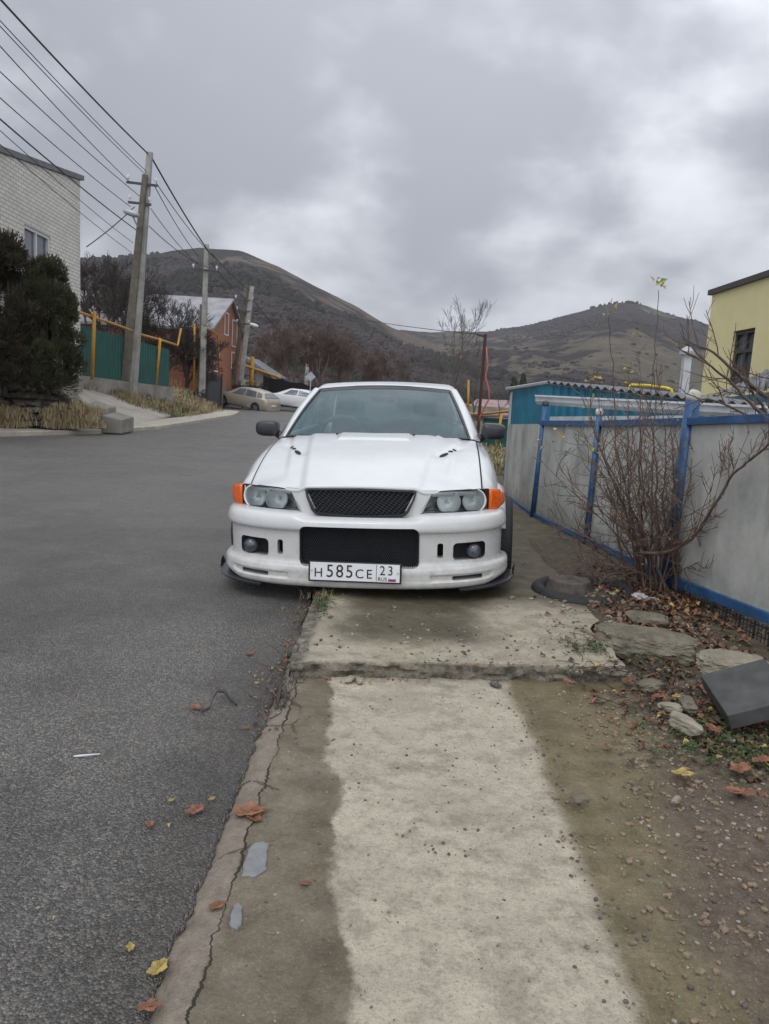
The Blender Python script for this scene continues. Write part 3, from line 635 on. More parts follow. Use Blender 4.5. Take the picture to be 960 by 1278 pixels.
# red brick house
t = empty('brick_house', (0, 0, 0), 'red brick house with a steep grey metal roof and gable windows beyond the leaning pole', 'house')
A = D(263, 411, 42); far = D(304, 397, 50); Lf = D(150, 440, 44)
ez = A.z; gx = A.x; base = .2
far = Vector((far.x, far.y, ez)); dg_ = (far-A); dg_.z = 0; W_ = dg_.length; dn = dg_.normalized(); ln = Vector((dn.y, -dn.x, 0)); ln = -ln if ln.x > 0 else ln
apex = A+dn*(W_*.55); apz = D(294, 376, apex.y).z
LL = 13
cs = [A, A+dn*W_, A+dn*W_+ln*LL, A+ln*LL]
mb = MB()
mb.hexa([(c.x, c.y, base) for c in cs]+[(c.x, c.y, ez) for c in cs])
for off in (0, LL):
    p0 = A+ln*off; p1 = A+dn*W_+ln*off; p2 = apex+ln*off
    q = ln*(.3 if off == 0 else -.3)
    mb.add([(p0.x, p0.y, ez), (p1.x, p1.y, ez), (p2.x, p2.y, apz-.1), (p0.x+q.x, p0.y+q.y, ez), (p1.x+q.x, p1.y+q.y, ez), (p2.x+q.x, p2.y+q.y, apz-.1)], [(0, 1, 2), (5, 4, 3), (0, 2, 5, 3), (2, 1, 4, 5)])
fixn(mb.build('wall', M['red_brick'], t))
mb = MB(); o0 = -ln*.2; ov = dn*.22; s1 = (apz-ez)/(W_*.55)
E0 = A-ov; E1 = A+dn*W_+ov
for e, sgn in ((E0, 1), (E1, -1)):
    zlow = ez-.22*s1
    p = [e+o0, apex+o0, apex+ln*(LL+.4), e+ln*(LL+.4)]
    mb.hexa([(p[0].x, p[0].y, zlow), (p[1].x, p[1].y, apz), (p[2].x, p[2].y, apz), (p[3].x, p[3].y, zlow), (p[0].x, p[0].y, zlow+.14), (p[1].x, p[1].y, apz+.14), (p[2].x, p[2].y, apz+.14), (p[3].x, p[3].y, zlow+.14)])
fixn(mb.build('roof', M['roofm'], t))
def gwin(u0, u1, z0, z1): 
    a_ = A+dn*u0; b_ = A+dn*u1; quadwin(t, a_, b_, z0, z1, -ln, M['frame_w'], M['pane'], 1)
gwin(W_*.38, W_*.50, D(285, 398, 45).z-.9, D(285, 398, 45).z+.4); gwin(W_*.62, W_*.78, ez-.6, ez+1.0); gwin(W_*.62, W_*.74, ez-1.9, ez-.9); gwin(W_*.1, W_*.25, ez-2.2, ez-1.1)
quadwin(t, A+ln*6.3, A+ln*5.2, ez-1.9, ez-.8, (-dn), M['frame_w'], M['pane'], 1)
# dark metal gate and stone pier in front of the brick house
t = empty('metal_gate', (0, 0, 0), 'dark grey sheet metal gate beside the second pole before the brick house', 'gate')
a, b = D(259, 497, 40.2), D(276, 503, 41.5); mb = MB(); zt = D(268, 466, 41).z; mb.wall(a, b, .2, zt, .2, zt-.15, .06); mb.build('leaf', M['steel'], t)
mb = MB(); mb.tube([(a.x, a.y, .2), (a.x, a.y, zt+.1)], .06); mb.build('gate_post', M['steel'], t); mb = MB(); mb.tube([(b.x, b.y, .2), (b.x, b.y, zt)], .06); mb.build('gate_post', M['steel'], t)
mb = MB(); a, b = D(275, 505, 41.6), D(284, 505, 47.5); mb.wall(a, b, .0, D(280, 481, 41.6).z, 0, D(289, 484, 47.5).z, .4); tag(mb.build('stone_wall', M['stone']), 'low rough stone wall between the dark gate and the beige hatchback', 'wall')
# yellowish house with dark roof further along, pipe, long dark net fence
t = empty('small_house', (0, 0, 0), 'low pale plastered house with a dark sloping roof behind the beige hatchback', 'house')
mb = MB(); a, b = D(318, 505, 58), D(352, 505, 57); zt0 = D(318, 466, 58).z; mb.hexa([(a.x, a.y, 0), (b.x, b.y, 0), (b.x, b.y+5, 0), (a.x, a.y+5, 0), (a.x, a.y, zt0+.3), (b.x, b.y, zt0-.6), (b.x, b.y+5, zt0-.6), (a.x, a.y+5, zt0+.3)]); mb.build('wall', M['wallg'], t)
mb = MB(); p0, p1 = D(306, 448, 58), D(345, 474, 57); mb.hexa([(p0.x, p0.y-.5, p0.z), (p1.x, p1.y-.5, p1.z), (p1.x, p1.y+6, p1.z), (p0.x, p0.y+6, p0.z), (p0.x, p0.y-.5, p0.z+.2), (p1.x, p1.y-.5, p1.z+.2), (p1.x, p1.y+6, p1.z+.2), (p0.x, p0.y+6, p0.z+.2)]); mb.build('roof', M['slate'], t)
gaspipe('gas_pipe', 'yellow gas pipe sloping down behind the third pole towards the dark net fence', [D(286, 452, 47.2), D(305, 456, 48), D(325, 463, 50), D(345, 470, 52), D(352, 474, 53)], [(D(313, 500, 49), D(315, 445, 49)), (D(347, 480, 52.6), D(348, 467, 52.6))], .09, .13)
t = empty('net_fence', (0, 0, 0), 'long fence of sagging black net behind the parked cars', 'fence')
mb = MB(); a, b = D(328, 500, 52), D(400, 505, 49); r0 = []; r1 = []
for i in range(31):
    u = i/30; p = a.lerp(b, u); k = .05*sin(i*1.3); r0.append((p.x, p.y+k, gz(p.x, p.y)-.1)); r1.append((p.x, p.y+k*.5, mix(D(328, 468, 52).z, D(400, 482, 49).z, u)-.12*sin(pi*((u*3) % 1))))
mb.ring([r0, r1], closed=False); solid(mb.build('net', M['tarp'], t), .03, 0)
for u in (0, .33, .66, 1): p = a.lerp(b, u); mb = MB(); mb.tube([(p.x, p.y+.08, -.2), (p.x, p.y+.08, mix(D(328, 467, 52).z, D(400, 481, 49).z, u))], .04); mb.build('post', M['steel'], t)
# sign seen from the back
t = empty('road_sign', (0, 0, 0), 'white diamond road sign on a thin post seen from behind', 'road sign')
c = D(388, 470, 47); mb = MB(); mb.tube([(c.x, c.y, 0), (c.x, c.y, c.z+.3)], .035, 8); mb.build('post', M['galv'], t)
mb = MB(); mb.box((0, 0, 0), (.42, .012, .42), Matrix.Rotation(pi/4, 3, 'Y')); mb.box((0, -.015, 0), (.05, .02, .3)); mb.build('plate', M['galv'], t, loc=(c.x, c.y-.05, c.z))
# utility poles
def arm(mb, c, L_, az=0., tilt=0): mb.box(c, (L_, .07, .07), Euler((0, tilt, az)).to_matrix())
def pole(label, base, top, r0, r1, brace=None, arms=(), lamp=None, mat='cpole', armaz=.25):
    t = empty('utility_pole', (0, 0, 0), label, 'utility pole')
    ax = (top-base).normalized(); sx = ax.cross(Vector((0, 1, 0))).normalized(); sy = ax.cross(sx)
    def bx(p, q, a, b, m, nm):
        mb = MB(); l = []
        for P_, r in ((p, a), (q, b)): l.append([P_+sx*r*u+sy*r*.8*v for u, v in ((-1, -.7), (-.7, -1), (.7, -1), (1, -.7), (1, .7), (.7, 1), (-.7, 1), (-1, .7))])
        mb.ring(l, cap=True); return fixn(mb.build(nm, M[m], t))
    bx(base-ax*.4, top, r0, r1, mat, 'shaft')
    if brace: bx(brace[0], brace[1], r0*.85, r1*.85, 'dpole', 'brace')
    for (h, L_, off) in arms:
        c = base.lerp(top, h)+Vector((off, -.16, 0)); mb = MB(); arm(mb, c, L_, armaz); ar = mb.build('crossarm', M['steel'], t)
        for s_ in (-1, 1):
            mb = MB(); e = c+Vector((cos(armaz), sin(armaz), 0))*(L_/2-.06)*s_
            mb.tube([e, e+Vector((0, 0, .1)), e+Vector((0, 0, .12)), e+Vector((0, 0, .2)), e+Vector((0, 0, .24))], [.012, .015, .045, .05, .02], 8); mb.build('insulator', M['frame_w'], ar)
    if lamp:
        mb = MB(); c, d, m_ = lamp; mb.tube([c, c+d*.5, c+d], [.03, .025, .03], 6); l_ = mb.build('lamp_arm', M['galv'], t)
        mb = MB(); e = c+d; rock(mb, e, (.28, .13, .10), 1, ICO1, 0, Euler((0, .25, 0)).to_matrix()); mb.build('lamp_head', M[m_], l_, smooth=True)
    return t
b0, t0 = D(164, 484, 27), D(187, 190, 27)
pole('leaning concrete pole with a street lamp and a strut, nearest on the left bank', b0, t0, .19, .095, (D(156, 482, 26.9), D(181, 218, 26.85)), [(.865, 1.0, -.12), (.785, .75, -.15)], (D(172, 283, 26.7), Vector((-.1, -.35, .35)), 'galv'))
mb = MB(); e = D(170, 300, 26.7)
b2, t2 = D(252, 492, 38), D(258, 305, 38)
pole('weathered concrete pole with white insulators standing before the red brick house', b2, t2, .155, .10, (D(250, 492, 38.3), D(252, 380, 38)), [(.83, 1.2, 0)], None)
b3, t3 = D(298, 494, 47), D(315, 357, 47)
pole('leaning pale concrete pole with a round street lamp above the beige hatchback', b3, t3, .155, .125, (D(289, 494, 47.4), D(308, 356, 47)), [(.87, 1.1, -.35), (.77, .9, -.3), (.66, .8, -.25)], (D(310, 408, 46.7), Vector((.35, -.1, .12)), 'frame_w'))
b4, t4 = D(382, 478, 85), D(387, 419, 85)
pole('distant concrete pole with a crossarm behind the diamond sign', b4, t4, .20, .14, None, [(.8, 2.2, -.6)])
for i, (xa, xb, lab) in enumerate([(333, 329, 'tiny far pole, right one of a pair over the yellow pipe'), (326, 323, 'tiny far pole, left one of a pair over the yellow pipe')]):
    pole(lab, D(xb, 468, 95), D(xa, 444, 95), .22, .16)
# wires
def wire(label, A, B, sag, r=.012, name='overhead_wire', ext=0., mat='wire'):
    if ext: B = A+(B-A)*(1+ext)
    pts = [A.lerp(B, i/24)-Vector((0, 0, sag*4*(i/24)*(1-i/24))) for i in range(25)]
    mb = MB(); mb.tube(pts, r, 4); o = mb.build(name, M[mat]); tag(o, label, 'wire', 'overhead wires'); return o
def wl_(s, e, Y0=27, zoff=0.):
    A = D(s[0], s[1], Y0); d = ray(*e); Y = (A.z-.15+zoff-H)/d.z*d.y; return A, D(e[0], e[1], Y)
for s, e, lab, r in [((185, 192), (8, 0), 'thick black overhead cable from the top of the leaning pole', .022), ((183, 214), (0, 18), 'upper of two close wires reaching the leaning pole under its top', .01), ((181, 217), (0, 25), 'lower of two close wires reaching the leaning pole under its top', .01),
        ((163, 228), (0, 50), 'wire ending at the left tip of the upper crossarm', .011), ((176, 246), (0, 82), 'wire passing midway between the two crossarms', .011), ((163, 258), (0, 115), 'wire ending at the left tip of the lower crossarm', .011),
        ((170, 287), (0, 141), 'darker service cable below the lower crossarm crossing the brick house', .016), ((166, 303), (0, 155), 'thin wire below the dark service cable', .008), ((164, 315), (0, 172), 'lowest thin wire from the left edge to the leaning pole', .008)]:
    A_, B_ = wl_(s, e); wire(lab, A_, B_, .12, r, ext=.5)
wire('slack cable from the lower crossarm down to the house on the left', D(168, 258, 27), D(108, 308, 23), .05, .016)
wire('thick cable from the leaning pole top down to the second pole', D(189, 196, 27), D(262, 316, 38), .1, .028)
wire('upper left line from the leaning pole to the second pole', D(193, 232, 27), D(248, 320, 38), .15, .014)
wire('upper right line from the leaning pole to the second pole', D(193, 225, 27), D(268, 322, 38), .15, .014)
wire('middle line from the leaning pole to the second pole', D(188, 260, 27), D(250, 332, 38), .15, .012)
wire('low line from the leaning pole to the second pole', D(186, 282, 27), D(262, 334, 38), .2, .014)
wire('line from the second pole to the third pole', D(264, 316, 38), D(312, 362, 47), .1, .022)
wire('lower line from the second pole to the third pole', D(264, 328, 38), D(306, 372, 47), .15, .02)
wire('long line from the third pole over the valley to the red pole', D(316, 362, 47), D(605, 418, 24), .35, .014)
wire('line from the third pole to the distant pole', D(318, 376, 47), D(380, 424, 85), .8, .03)

# shed, gutters, pipes on the right -------------------------------------------------------------
def corr(mb, a, b, za0, za1, zb0, zb1, pitch=.09, amp=.012):
    a = Vector((a[0], a[1])); b = Vector((b[0], b[1])); L_ = (b-a).length; d = (b-a)/L_; n = Vector((d.y, -d.x)); k = int(L_/pitch)*4; l0 = []; l1 = []
    for i in range(k+1):
        u = i/k; off = amp if i % 4 in (0, 1) else -amp; p = a+d*L_*u+n*off; l0.append((p.x, p.y, mix(za0, zb0, u))); l1.append((p.x, p.y, mix(za1, zb1, u)))
    mb.ring([l0, l1], closed=False)
t = empty('blue_shed', (0, 0, 0), 'turquoise corrugated metal shed behind the grey sheet fence', 'shed')
Cn = D(685, 480, 11.6); Cl = D(638, 488, 13.4); Cr = D(960, 512, 8.0)
mb = MB(); corr(mb, (Cn.x, Cn.y), (Cr.x, Cr.y), 0, Cn.z, 0, Cr.z, .18, .014); solid(mb.build('front_wall', M['teal'], t), .006, 0)
mb = MB(); corr(mb, (Cl.x, Cl.y), (Cn.x, Cn.y), 0, Cl.z, 0, Cn.z, .085, .010); solid(mb.build('side_wall', M['teal'], t), .006, 0)
bk = Vector((Cl.x-Cn.x, Cl.y-Cn.y, 0)); bk2 = Vector((1.6, 2.2, 0))
# corrugated slate roof rising away from the fence
mb = MB(); rows = []; kk = 150
for j in range(2):
    row = []
    for i in range(kk+1):
        u = i/kk; p = Cn.lerp(Cr, u); 
        q = p+Vector((-.05, -.10, 0)) if j == 0 else p+Vector((1.7, 1.9, .02))
        row.append((q.x, q.y, q.z+.035+.022*sin(i*2*pi/6.2)))
    rows.append(row)
mb.ring(rows, closed=False); solid(mb.build('roof', M['slate'], t, smooth=True), .012, 0)
mb = MB(); mb.tube([Cl+Vector((-.08, 0, .03)), Cn+Vector((0, -.06, .035))], .03, 5); mb.build('roof_edge', M['galv'], t)
mb = MB(); mb.tube([D(631, 600, 13.3), D(639, 490, 13.3)], .03, 6); mb.build('corner_trim', M['galv'], t)
t = empty('gutter', (0, 0, 0), 'long white box gutter standing proud of the turquoise shed', 'gutter')
a = D(680, 500, 9.7); b = D(960, 517, 6.2); mb = MB(); dv = (b-a).normalized(); nn_ = Vector((dv.y, -dv.x, 0)).normalized(); up = Vector((0, 0, 1))
prof = [(0, .06), (.0, -.01), (.03, -.05), (.10, -.05), (.13, -.01), (.13, .06), (.11, .06), (.11, 0), (.02, 0), (.02, .06)]
mb.ring([[p+nn_*(u)+up*v for u, v in prof] for p in (a, b)], cap=True); mb.build('channel', M['pvc'], t); mb = MB(); mb.ring([[p+nn_*(u-.01)+up*v for u, v in [(0, .065), (0, .045), (.16, .045), (.16, .065)]] for p in (a+dv*.01, b)], cap=True); mb.build('lip', M['frame_w'], t)
mb = MB(); a2 = D(693, 524, 9.2); b2_ = D(870, 524, 6.6); mb.box((0, 0, 0), (.01, .01, .01)); mb = MB(); dv2 = (b2_-a2); nn2 = Vector((dv2.y, -dv2.x, 0)).normalized()
mb.ring([[p+nn2*u+up*v for u, v in [(0, -.035), (.07, -.035), (.07, .035), (0, .035)]] for p in (a2, b2_)], cap=True); tag(mb.build('timber_batten', M['pvc']), 'pale flat batten lying along the fence top below the gutter', 'batten')
t = empty('vent_pipe', (0, 0, 0), 'square white chimney pipe with a metal cap rising over the shed roof', 'chimney')
a, b = D(853, 500, 11.5), D(858, 441, 11.5); mb = MB(); mb.tube([a-Vector((0, 0, .6)), b], .075, 4); mb.build('flue', M['pvc'], t)
mb = MB(); mb.tube([b+Vector((0, 0, -.02)), b+Vector((0, 0, .03)), b+Vector((0, 0, .10))], [.12, .12, .03], 8); mb.build('cap', M['galv'], t)
gaspipe('gas_pipe', 'short bright yellow pipe loop lying above the shed roof', [D(783, 490, 10.5), D(785, 483, 10.5), D(788, 480, 10.5), D(810, 481, 10.2), D(832, 484, 10), D(838, 486, 9.9), D(840, 492, 9.9)], [], .018, .03, 'yellow2')
# yellow house
t = empty('yellow_house', (0, 0, 0), 'pale yellow rendered house with a tall dark window at the right edge', 'house')
p0 = D(890, 368, 16.); p1 = D(960, 337, 12.7); zt = p0.z; xx = lambda y: mix(6.32, 6.26, (16-y)/4)
w0y, w1y = 14.75, 13.85; y0, y1 = 16., 7.
z0w, z1w = D(905, 480, 14.7).z, D(907, 413, 14.75).z
mb = MB()
def seg(ya_, yb_, za_, zb_): mb.hexa([(xx(ya_), ya_, za_), (xx(yb_), yb_, za_), (xx(yb_)+.3, yb_, za_), (xx(ya_)+.3, ya_, za_), (xx(ya_), ya_, zb_), (xx(yb_), yb_, zb_), (xx(yb_)+.3, yb_, zb_), (xx(ya_)+.3, ya_, zb_)])
seg(y0, w0y, 0, zt); seg(w1y, y1, 0, zt); seg(w0y, w1y, 0, z0w); seg(w0y, w1y, z1w, zt)
mb.hexa([(xx(16)+.3, 15.7, 0), (14, 15.7, 0), (14, 16, 0), (xx(16)+.3, 16, 0), (xx(16)+.3, 15.7, zt), (14, 15.7, zt), (14, 16, zt), (xx(16)+.3, 16, zt)])
fixn(mb.build('wall', M['ywall'], t))
mb = MB(); mb.hexa([(xx(16)-.06, 16.1, zt), (xx(7)-.06, 7, zt), (14, 7, zt), (14, 16.1, zt), (xx(16)-.06, 16.1, zt+.10), (xx(7)-.06, 7, zt+.10), (14, 7, zt+.10), (14, 16.1, zt+.10)]); mb.build('roof_edge', M['frame_d'], t)
quadwin(t, (xx(w0y)+.08, w0y), (xx(w1y)+.08, w1y), z0w, z1w, (-1, 0, 0), M['frame_d'], M['pane'], 2, transom=z1w-.38)
# low annex roof in front of the yellow house
t = empty('lean_to_roof', (0, 0, 0), 'grey slate lean-to roof in front of the yellow house', 'roof'); mb = MB(); rows = []
A1, A2 = D(876, 496, 12.), D(985, 482, 9.4); 
for j in range(2):
    row = []
    for i in range(81):
        p = A1.lerp(A2, i/80); 
        if j == 1: p = p+Vector((.55, 1.1, .42*(i/80)))
        row.append((p.x, p.y, p.z+.018*sin(i*1.0)))
    rows.append(row)
mb.ring(rows, closed=False); solid(mb.build('slates', M['slate'], t, smooth=True), .012, 0); mb = MB(); mb.wall(A1, A2, 0, A1.z-.06, 0, A2.z-.06, -.1); mb.build('wall', M['teal'], t)
# background right of the car: pink roofed house, yellow pipes, dark container, red pole with hose
t = empty('small_house', (0, 0, 0), 'distant low house with a wide pinkish roof left of the turquoise shed', 'house')
a, b = D(585, 525, 50), D(700, 525, 50); mb = MB(); mb.hexa([(a.x, a.y, -.2), (b.x, b.y, -.2), (b.x, b.y+6, -.2), (a.x, a.y+6, -.2), (a.x, a.y, .9), (b.x, b.y, .9), (b.x, b.y+6, .9), (a.x, a.y+6, .9)]); mb.build('wall', M['wallg'], t)
r0 = D(575, 516, 49.6); r1 = D(700, 520, 49.6); r2 = D(700, 502, 53); r3 = D(595, 498, 53); mb = MB(); mb.add([r0, r1, r2, r3], [(0, 1, 2, 3)]); solid(mb.build('roof', M['pinkroof'], t), .12)
gaspipe('gas_pipe', 'yellow gas pipe on a post by the red pole, seen over the door mirror', [D(584, 517, 24), D(600, 517, 23), D(637, 513, 20), D(642, 512, 19.6)], [(D(618, 560, 22), D(627, 514, 22)), (D(584, 520, 26), D(585, 474, 26))], .035, .04)
t = empty('site_container', (0, 0, 0), 'dark green low container behind the right door mirror', 'container'); mb = MB(); a, b = D(600, 556, 24), D(650, 560, 23); z_ = D(625, 524, 24).z
mb.wall(a, b, -.1, z_, -.1, z_, .9); bevel(mb.build('shell', M['green'], t), .03); mb = MB(); mb.wall(a-Vector((.03, .03, 0)), b+Vector((.03, -.03, 0)), z_, z_+.06, z_, z_+.06, .95); mb.build('lid', M['steel'], t)
t = empty('red_pole', (0, 0, 0), 'thin rust red steel pole with a pink hose hanging from it', 'pole'); mb = MB(); mb.tube([D(595, 560, 22.5), D(606, 417, 22.5)], .045, 8); mb.build('shaft', M['rust'], t)
mb = MB(); mb.tube([D(607, 434, 22.4), D(609, 455, 22.3), D(606, 470, 22.3), D(610, 485, 22.2), D(611, 497, 22.2), D(605, 508, 22.3), D(599, 520, 22.3), D(598, 530, 22.4)], .022, 6); mb.build('hose', M['pink'], t, smooth=True)
mb = MB(); mb.tube([D(595, 417, 22.5), D(606, 420, 22.5)], .03, 6); mb.build('bracket', M['steel'], t)
for px, Y, lab in [(641, 70, 'small dark cypress left of its twin above the shed'), (652, 70, 'small dark cypress right of its twin above the shed')]:
    p = D(px, 490, Y); tz = D(px, 474 if px < 645 else 470, Y).z; t = empty('cypress', (0, 0, 0), lab, 'tree'); mb = MB(); mb.tube([(p.x, p.y, 0), (p.x, p.y, tz)], [.15, .03]); mb.build('trunk', M['bark'], t)
    mb = MB()
    for i in range(60): z = mix(.8, tz, rnd.random()); rr = .55*(1-(z/tz)**2)+.05; an = rnd.uniform(0, 6.3); rock(mb, (p.x+cos(an)*rr*.6, p.y+sin(an)*rr*.6, z), (.2, .2, .4), i, ICO0)
    mb.build('crown', M['pine'], t)
# lattice tower far behind
t = empty('lattice_tower', (0, 0, 0), 'tiny dark lattice mast between the two hills', 'tower'); mb = MB(); c0, c1 = D(516, 480, 160), D(514, 428, 160)
for s_ in (-1, 1): mb.tube([c0+Vector((s_*.9, 0, 0)), c1+Vector((s_*.35, 0, 0))], .10, 4)
for i in range(7): u = i/7; v_ = (i+1)/7; mb.tube([c0.lerp(c1, u)+Vector(((.9-.55*u), 0, 0)), c0.lerp(c1, v_)-Vector(((.9-.55*v_), 0, 0))], .07, 4)
mb.build('mast', M['steel'], t)

# ------------------------------------------------------------------ vegetation
MINR = .009
def grow(mb_l, mb_t, p, d, L_, r, lvl, maxl, rn, spread=.55, up=.12, shrink=.74, nb=(2, 3), wob=.18, thr=.012, fork_lo=.45):
    n = 4 if lvl < 3 else 3; pts = [p]; q = p.copy(); dd = d.copy()
    for i in range(n):
        dd = (dd+Vector((rn.gauss(0, wob), rn.gauss(0, wob), rn.gauss(0, wob)+up*.3))).normalized(); q = q+dd*(L_/n); pts.append(q.copy())
    r1 = r*.70; r1 = max(r1, globals()['MINR']); rs = [mix(r, r1, i/n) for i in range(n+1)]
    (mb_l if r > thr else mb_t).tube(pts, rs, 6 if r > .05 else (4 if r > .012 else 3), cap=False)
    if lvl >= maxl: return
    k = rn.randint(*nb)+(1 if lvl > maxl-3 else 0)
    for j in range(k):
        u = rn.uniform(fork_lo, 1) if j else 1.; i = min(n-1, int(u*n)); s_ = pts[i].lerp(pts[i+1], u*n-i)
        ax = dd.orthogonal().normalized(); ax.rotate(Matrix.Rotation(rn.uniform(0, 6.28), 3, dd)); an = abs(rn.gauss(spread, .18)) if j else abs(rn.gauss(spread*.45, .12))
        nd = dd*cos(an)+ax*sin(an); nd.z += up; nd.normalize()
        grow(mb_l, mb_t, s_, nd, L_*shrink*rn.uniform(.75, 1.1), r1*(.95 if j == 0 else rn.uniform(.6, .85)), lvl+1, maxl, rn, spread, up, shrink, nb, wob, thr, fork_lo)
def tree(name, label, base, hgt, seed, maxl=7, mat='barkb', lean=(0, 0), group=None, r=None, spread=.55, trunk=.22, up=.12, nb=(2, 3), thr=.03, cat='tree', minr=None, shrink=.76):
    rn = random.Random(seed); t = empty(name, base, label, cat, group); a, b = MB(), MB()
    L0 = hgt*trunk; r = r or hgt*.018; d = Vector((lean[0], lean[1], 1)).normalized()
    grow(a, b, Vector((0, 0, -.2)), d, L0+.2, r or hgt*.022, 0, maxl, rn, spread, up, shrink, nb, .14, thr)
    a.build('trunk', M[mat], t); b.build('crown', M[mat], t); return t
def copytree(t, loc, rz, sc, label):
    c = t.copy(); COL.objects.link(c); c.location = loc; c.rotation_euler = (0, 0, rz); c.scale = (sc, sc, sc); c['label'] = label
    for ch in list(t.children): k = ch.copy(); COL.objects.link(k); k.parent = c
    return c
GT = 'leafless trees beyond the fence'
tA = tree('bare_tree', 'wide dark leafless tree behind the leaning pole, over the green fence', (-12.3, 36, .4), 9.5, 11, 7, 'bark', (.1, 0), GT, spread=.60, nb=(3, 3), r=.16)
for (px, Y, s_, rz, lab) in [(112, 40, 1.0, 2.1, 'dark leafless tree at the corner of the white brick house'), (140, 44, 1.1, 4.0, 'leafless tree between the white brick house and the leaning pole'), (195, 52, 1.15, 1.0, 'tall leafless tree rising behind the roof, just right of the leaning pole'), (235, 58, 1.0, 5.1, 'leafless tree behind the roof near the second pole')]:
    p = D(px, 480, Y); copytree(tA, (p.x, p.y, .4), rz, s_, lab)
pB = D(232, 480, 38.5)
tB = tree('bare_tree', 'dark leafless tree in front of the brick house roof', (pB.x, pB.y, .4), 7.2, 23, 7, 'bark', (-.15, 0), GT, spread=.62, nb=(3, 3), trunk=.16)
p = D(198, 480, 37); copytree(tB, (p.x, p.y, .4), 2.0, .9, 'spreading leafless tree between the leaning pole and the brick wall')
p = D(262, 480, 40); copytree(tB, (p.x, p.y, .2), 3.6, .8, 'leafless tree just right of the second pole')
p = D(182, 480, 40); copytree(tA, (p.x, p.y, .2), 3.3, .85, 'leafless tree over the brick house roof, right behind the leaning pole')
G2 = 'reddish leafless trees behind the parked cars'
tC = tree('bare_tree', 'reddish leafless tree right behind the diamond sign', (-6.0, 60, .2), 8.6, 31, 7, 'barkr', (0, 0), G2, spread=.6, up=.12, nb=(3, 3), r=.12)
for i, (px, Y, s_, rz, lab) in enumerate([(352, 64, 1., 1., 'reddish leafless tree over the left end of the black net'), (372, 68, 1.1, 2.2, 'reddish leafless tree left of the distant pole'), (405, 62, 1.0, 3.1, 'reddish leafless tree just right of the diamond sign'), (425, 66, .95, 4.2, 'reddish leafless tree over the car roof corner'), (448, 70, .8, 5.2, 'smaller reddish leafless tree above the car roof'), (345, 92, 1.3, 2.5, 'far leafless tree, leftmost of the row behind the reddish ones'), (385, 96, 1.35, .9, 'far leafless tree behind the distant pole'), (418, 94, 1.25, 3.9, 'far leafless tree right of the distant pole'), (440, 98, 1.2, 1.7, 'far leafless tree above the left half of the car roof'), (465, 96, 1.1, 4.9, 'far leafless tree over the middle left of the car roof'), (492, 100, 1.0, .2, 'far leafless tree left of the lattice mast'), (335, 72, .9, .4, 'reddish leafless tree behind the third pole'), (472, 76, .75, 2.9, 'low reddish leafless tree over the car roof, left of the middle')]):
    p = D(px, 490, Y); copytree(tC, (p.x, p.y, .2), rz, s_, lab)
MINR = .006
tD = tree('bare_tree', 'tall open leafless tree left of the red pole', (3.05, 38, 0), 8.8, 47, 6, 'barkg', (0, 0), None, spread=.40, up=.18, nb=(2, 3), r=.085, shrink=.78)
MINR = .009
for (px, Y, s_, rz, lab) in [(545, 44, .62, 2., 'low leafless tree left of the tall open one'), (592, 34, .5, 4., 'small leafless tree beside the red pole'), (500, 60, .62, 1., 'leafless tree seen just over the middle of the car roof'), (625, 44, .40, 5., 'low leafless tree above the pinkish roof'), (530, 52, .72, 5.9, 'leafless tree beside the lattice mast'), (578, 46, .7, 3.3, 'leafless tree just behind the tall open one')]:
    p = D(px, 490, Y); copytree(tD, (p.x, p.y, 0), rz, s_, lab)
# scrub by the gate and third pole
for (px, py, Y, s_, lab) in [(303, 500, 45.5, .30, 'bare bush right of the dark gate'), (322, 500, 49, .30, 'bare bush above the beige hatchback'), (243, 488, 37, .2, 'bare bush at the foot of the second pole')]:
    p = D(px, py, Y); copytree(tB, (p.x, p.y, 0), s_*9, s_*1.4, lab)
# junipers
def juniper(label, c, rx, ry, hz, mat, seed, n=15000, bite=0.):
    rn = random.Random(seed); t = empty('juniper', (c[0], c[1], c[2]), label, 'shrub'); mb = MB(); mt = MB()
    for k in range(6):
        a = rn.uniform(0, 6.3); mt.tube([(0, 0, -.2), (cos(a)*rx*.2, sin(a)*ry*.2, hz*.35), (cos(a)*rx*.45, sin(a)*ry*.45, hz*.75)], [.06, .04, .012], 5)
    mt.build('trunk', M['bark'], t)
    cl = []
    for k in range(95):
        u = rn.random(); a = rn.uniform(0, 2*pi); z = hz*(.06+.94*u); env = (sin(pi*min(1, (z/hz)*.78+.2)))**.6*(1+.2*noise.noise(Vector((cos(a)*2, sin(a)*2, z*1.6+seed))))
        q = rn.uniform(.35, 1.)**.5; cl.append((Vector((cos(a)*rx*env*q, sin(a)*ry*env*q, z)), rn.uniform(.16, .36)*hz/3))
    for i in range(n):
        c_, r = rn.choice(cl); d = Vector((rn.gauss(0, 1), rn.gauss(0, 1), rn.gauss(.2, 1))).normalized(); p = c_+d*r*rn.random()**.4
        ax = (d+Vector((0, 0, .9))+Vector((rn.gauss(0, .35), rn.gauss(0, .35), rn.gauss(0, .3)))).normalized(); sd_ = ax.orthogonal().normalized(); sd_.rotate(Matrix.Rotation(rn.uniform(0, 6.3), 3, ax)); l = rn.uniform(.04, .11); w_ = rn.uniform(.008, .018)
        mb.add([p-sd_*w_, p+sd_*w_, p+ax*l+sd_*w_*.3, p+ax*l-sd_*w_*.3], [(0, 1, 2, 3)])
    mb.build('crown', mat, t); return t
pj = D(60, 478, 18.2); juniper('dark green juniper bush leaning over the stone wall', (pj.x, pj.y, 1.02), .64, .6, 2.75, M['jun_g'], 5, 52000)
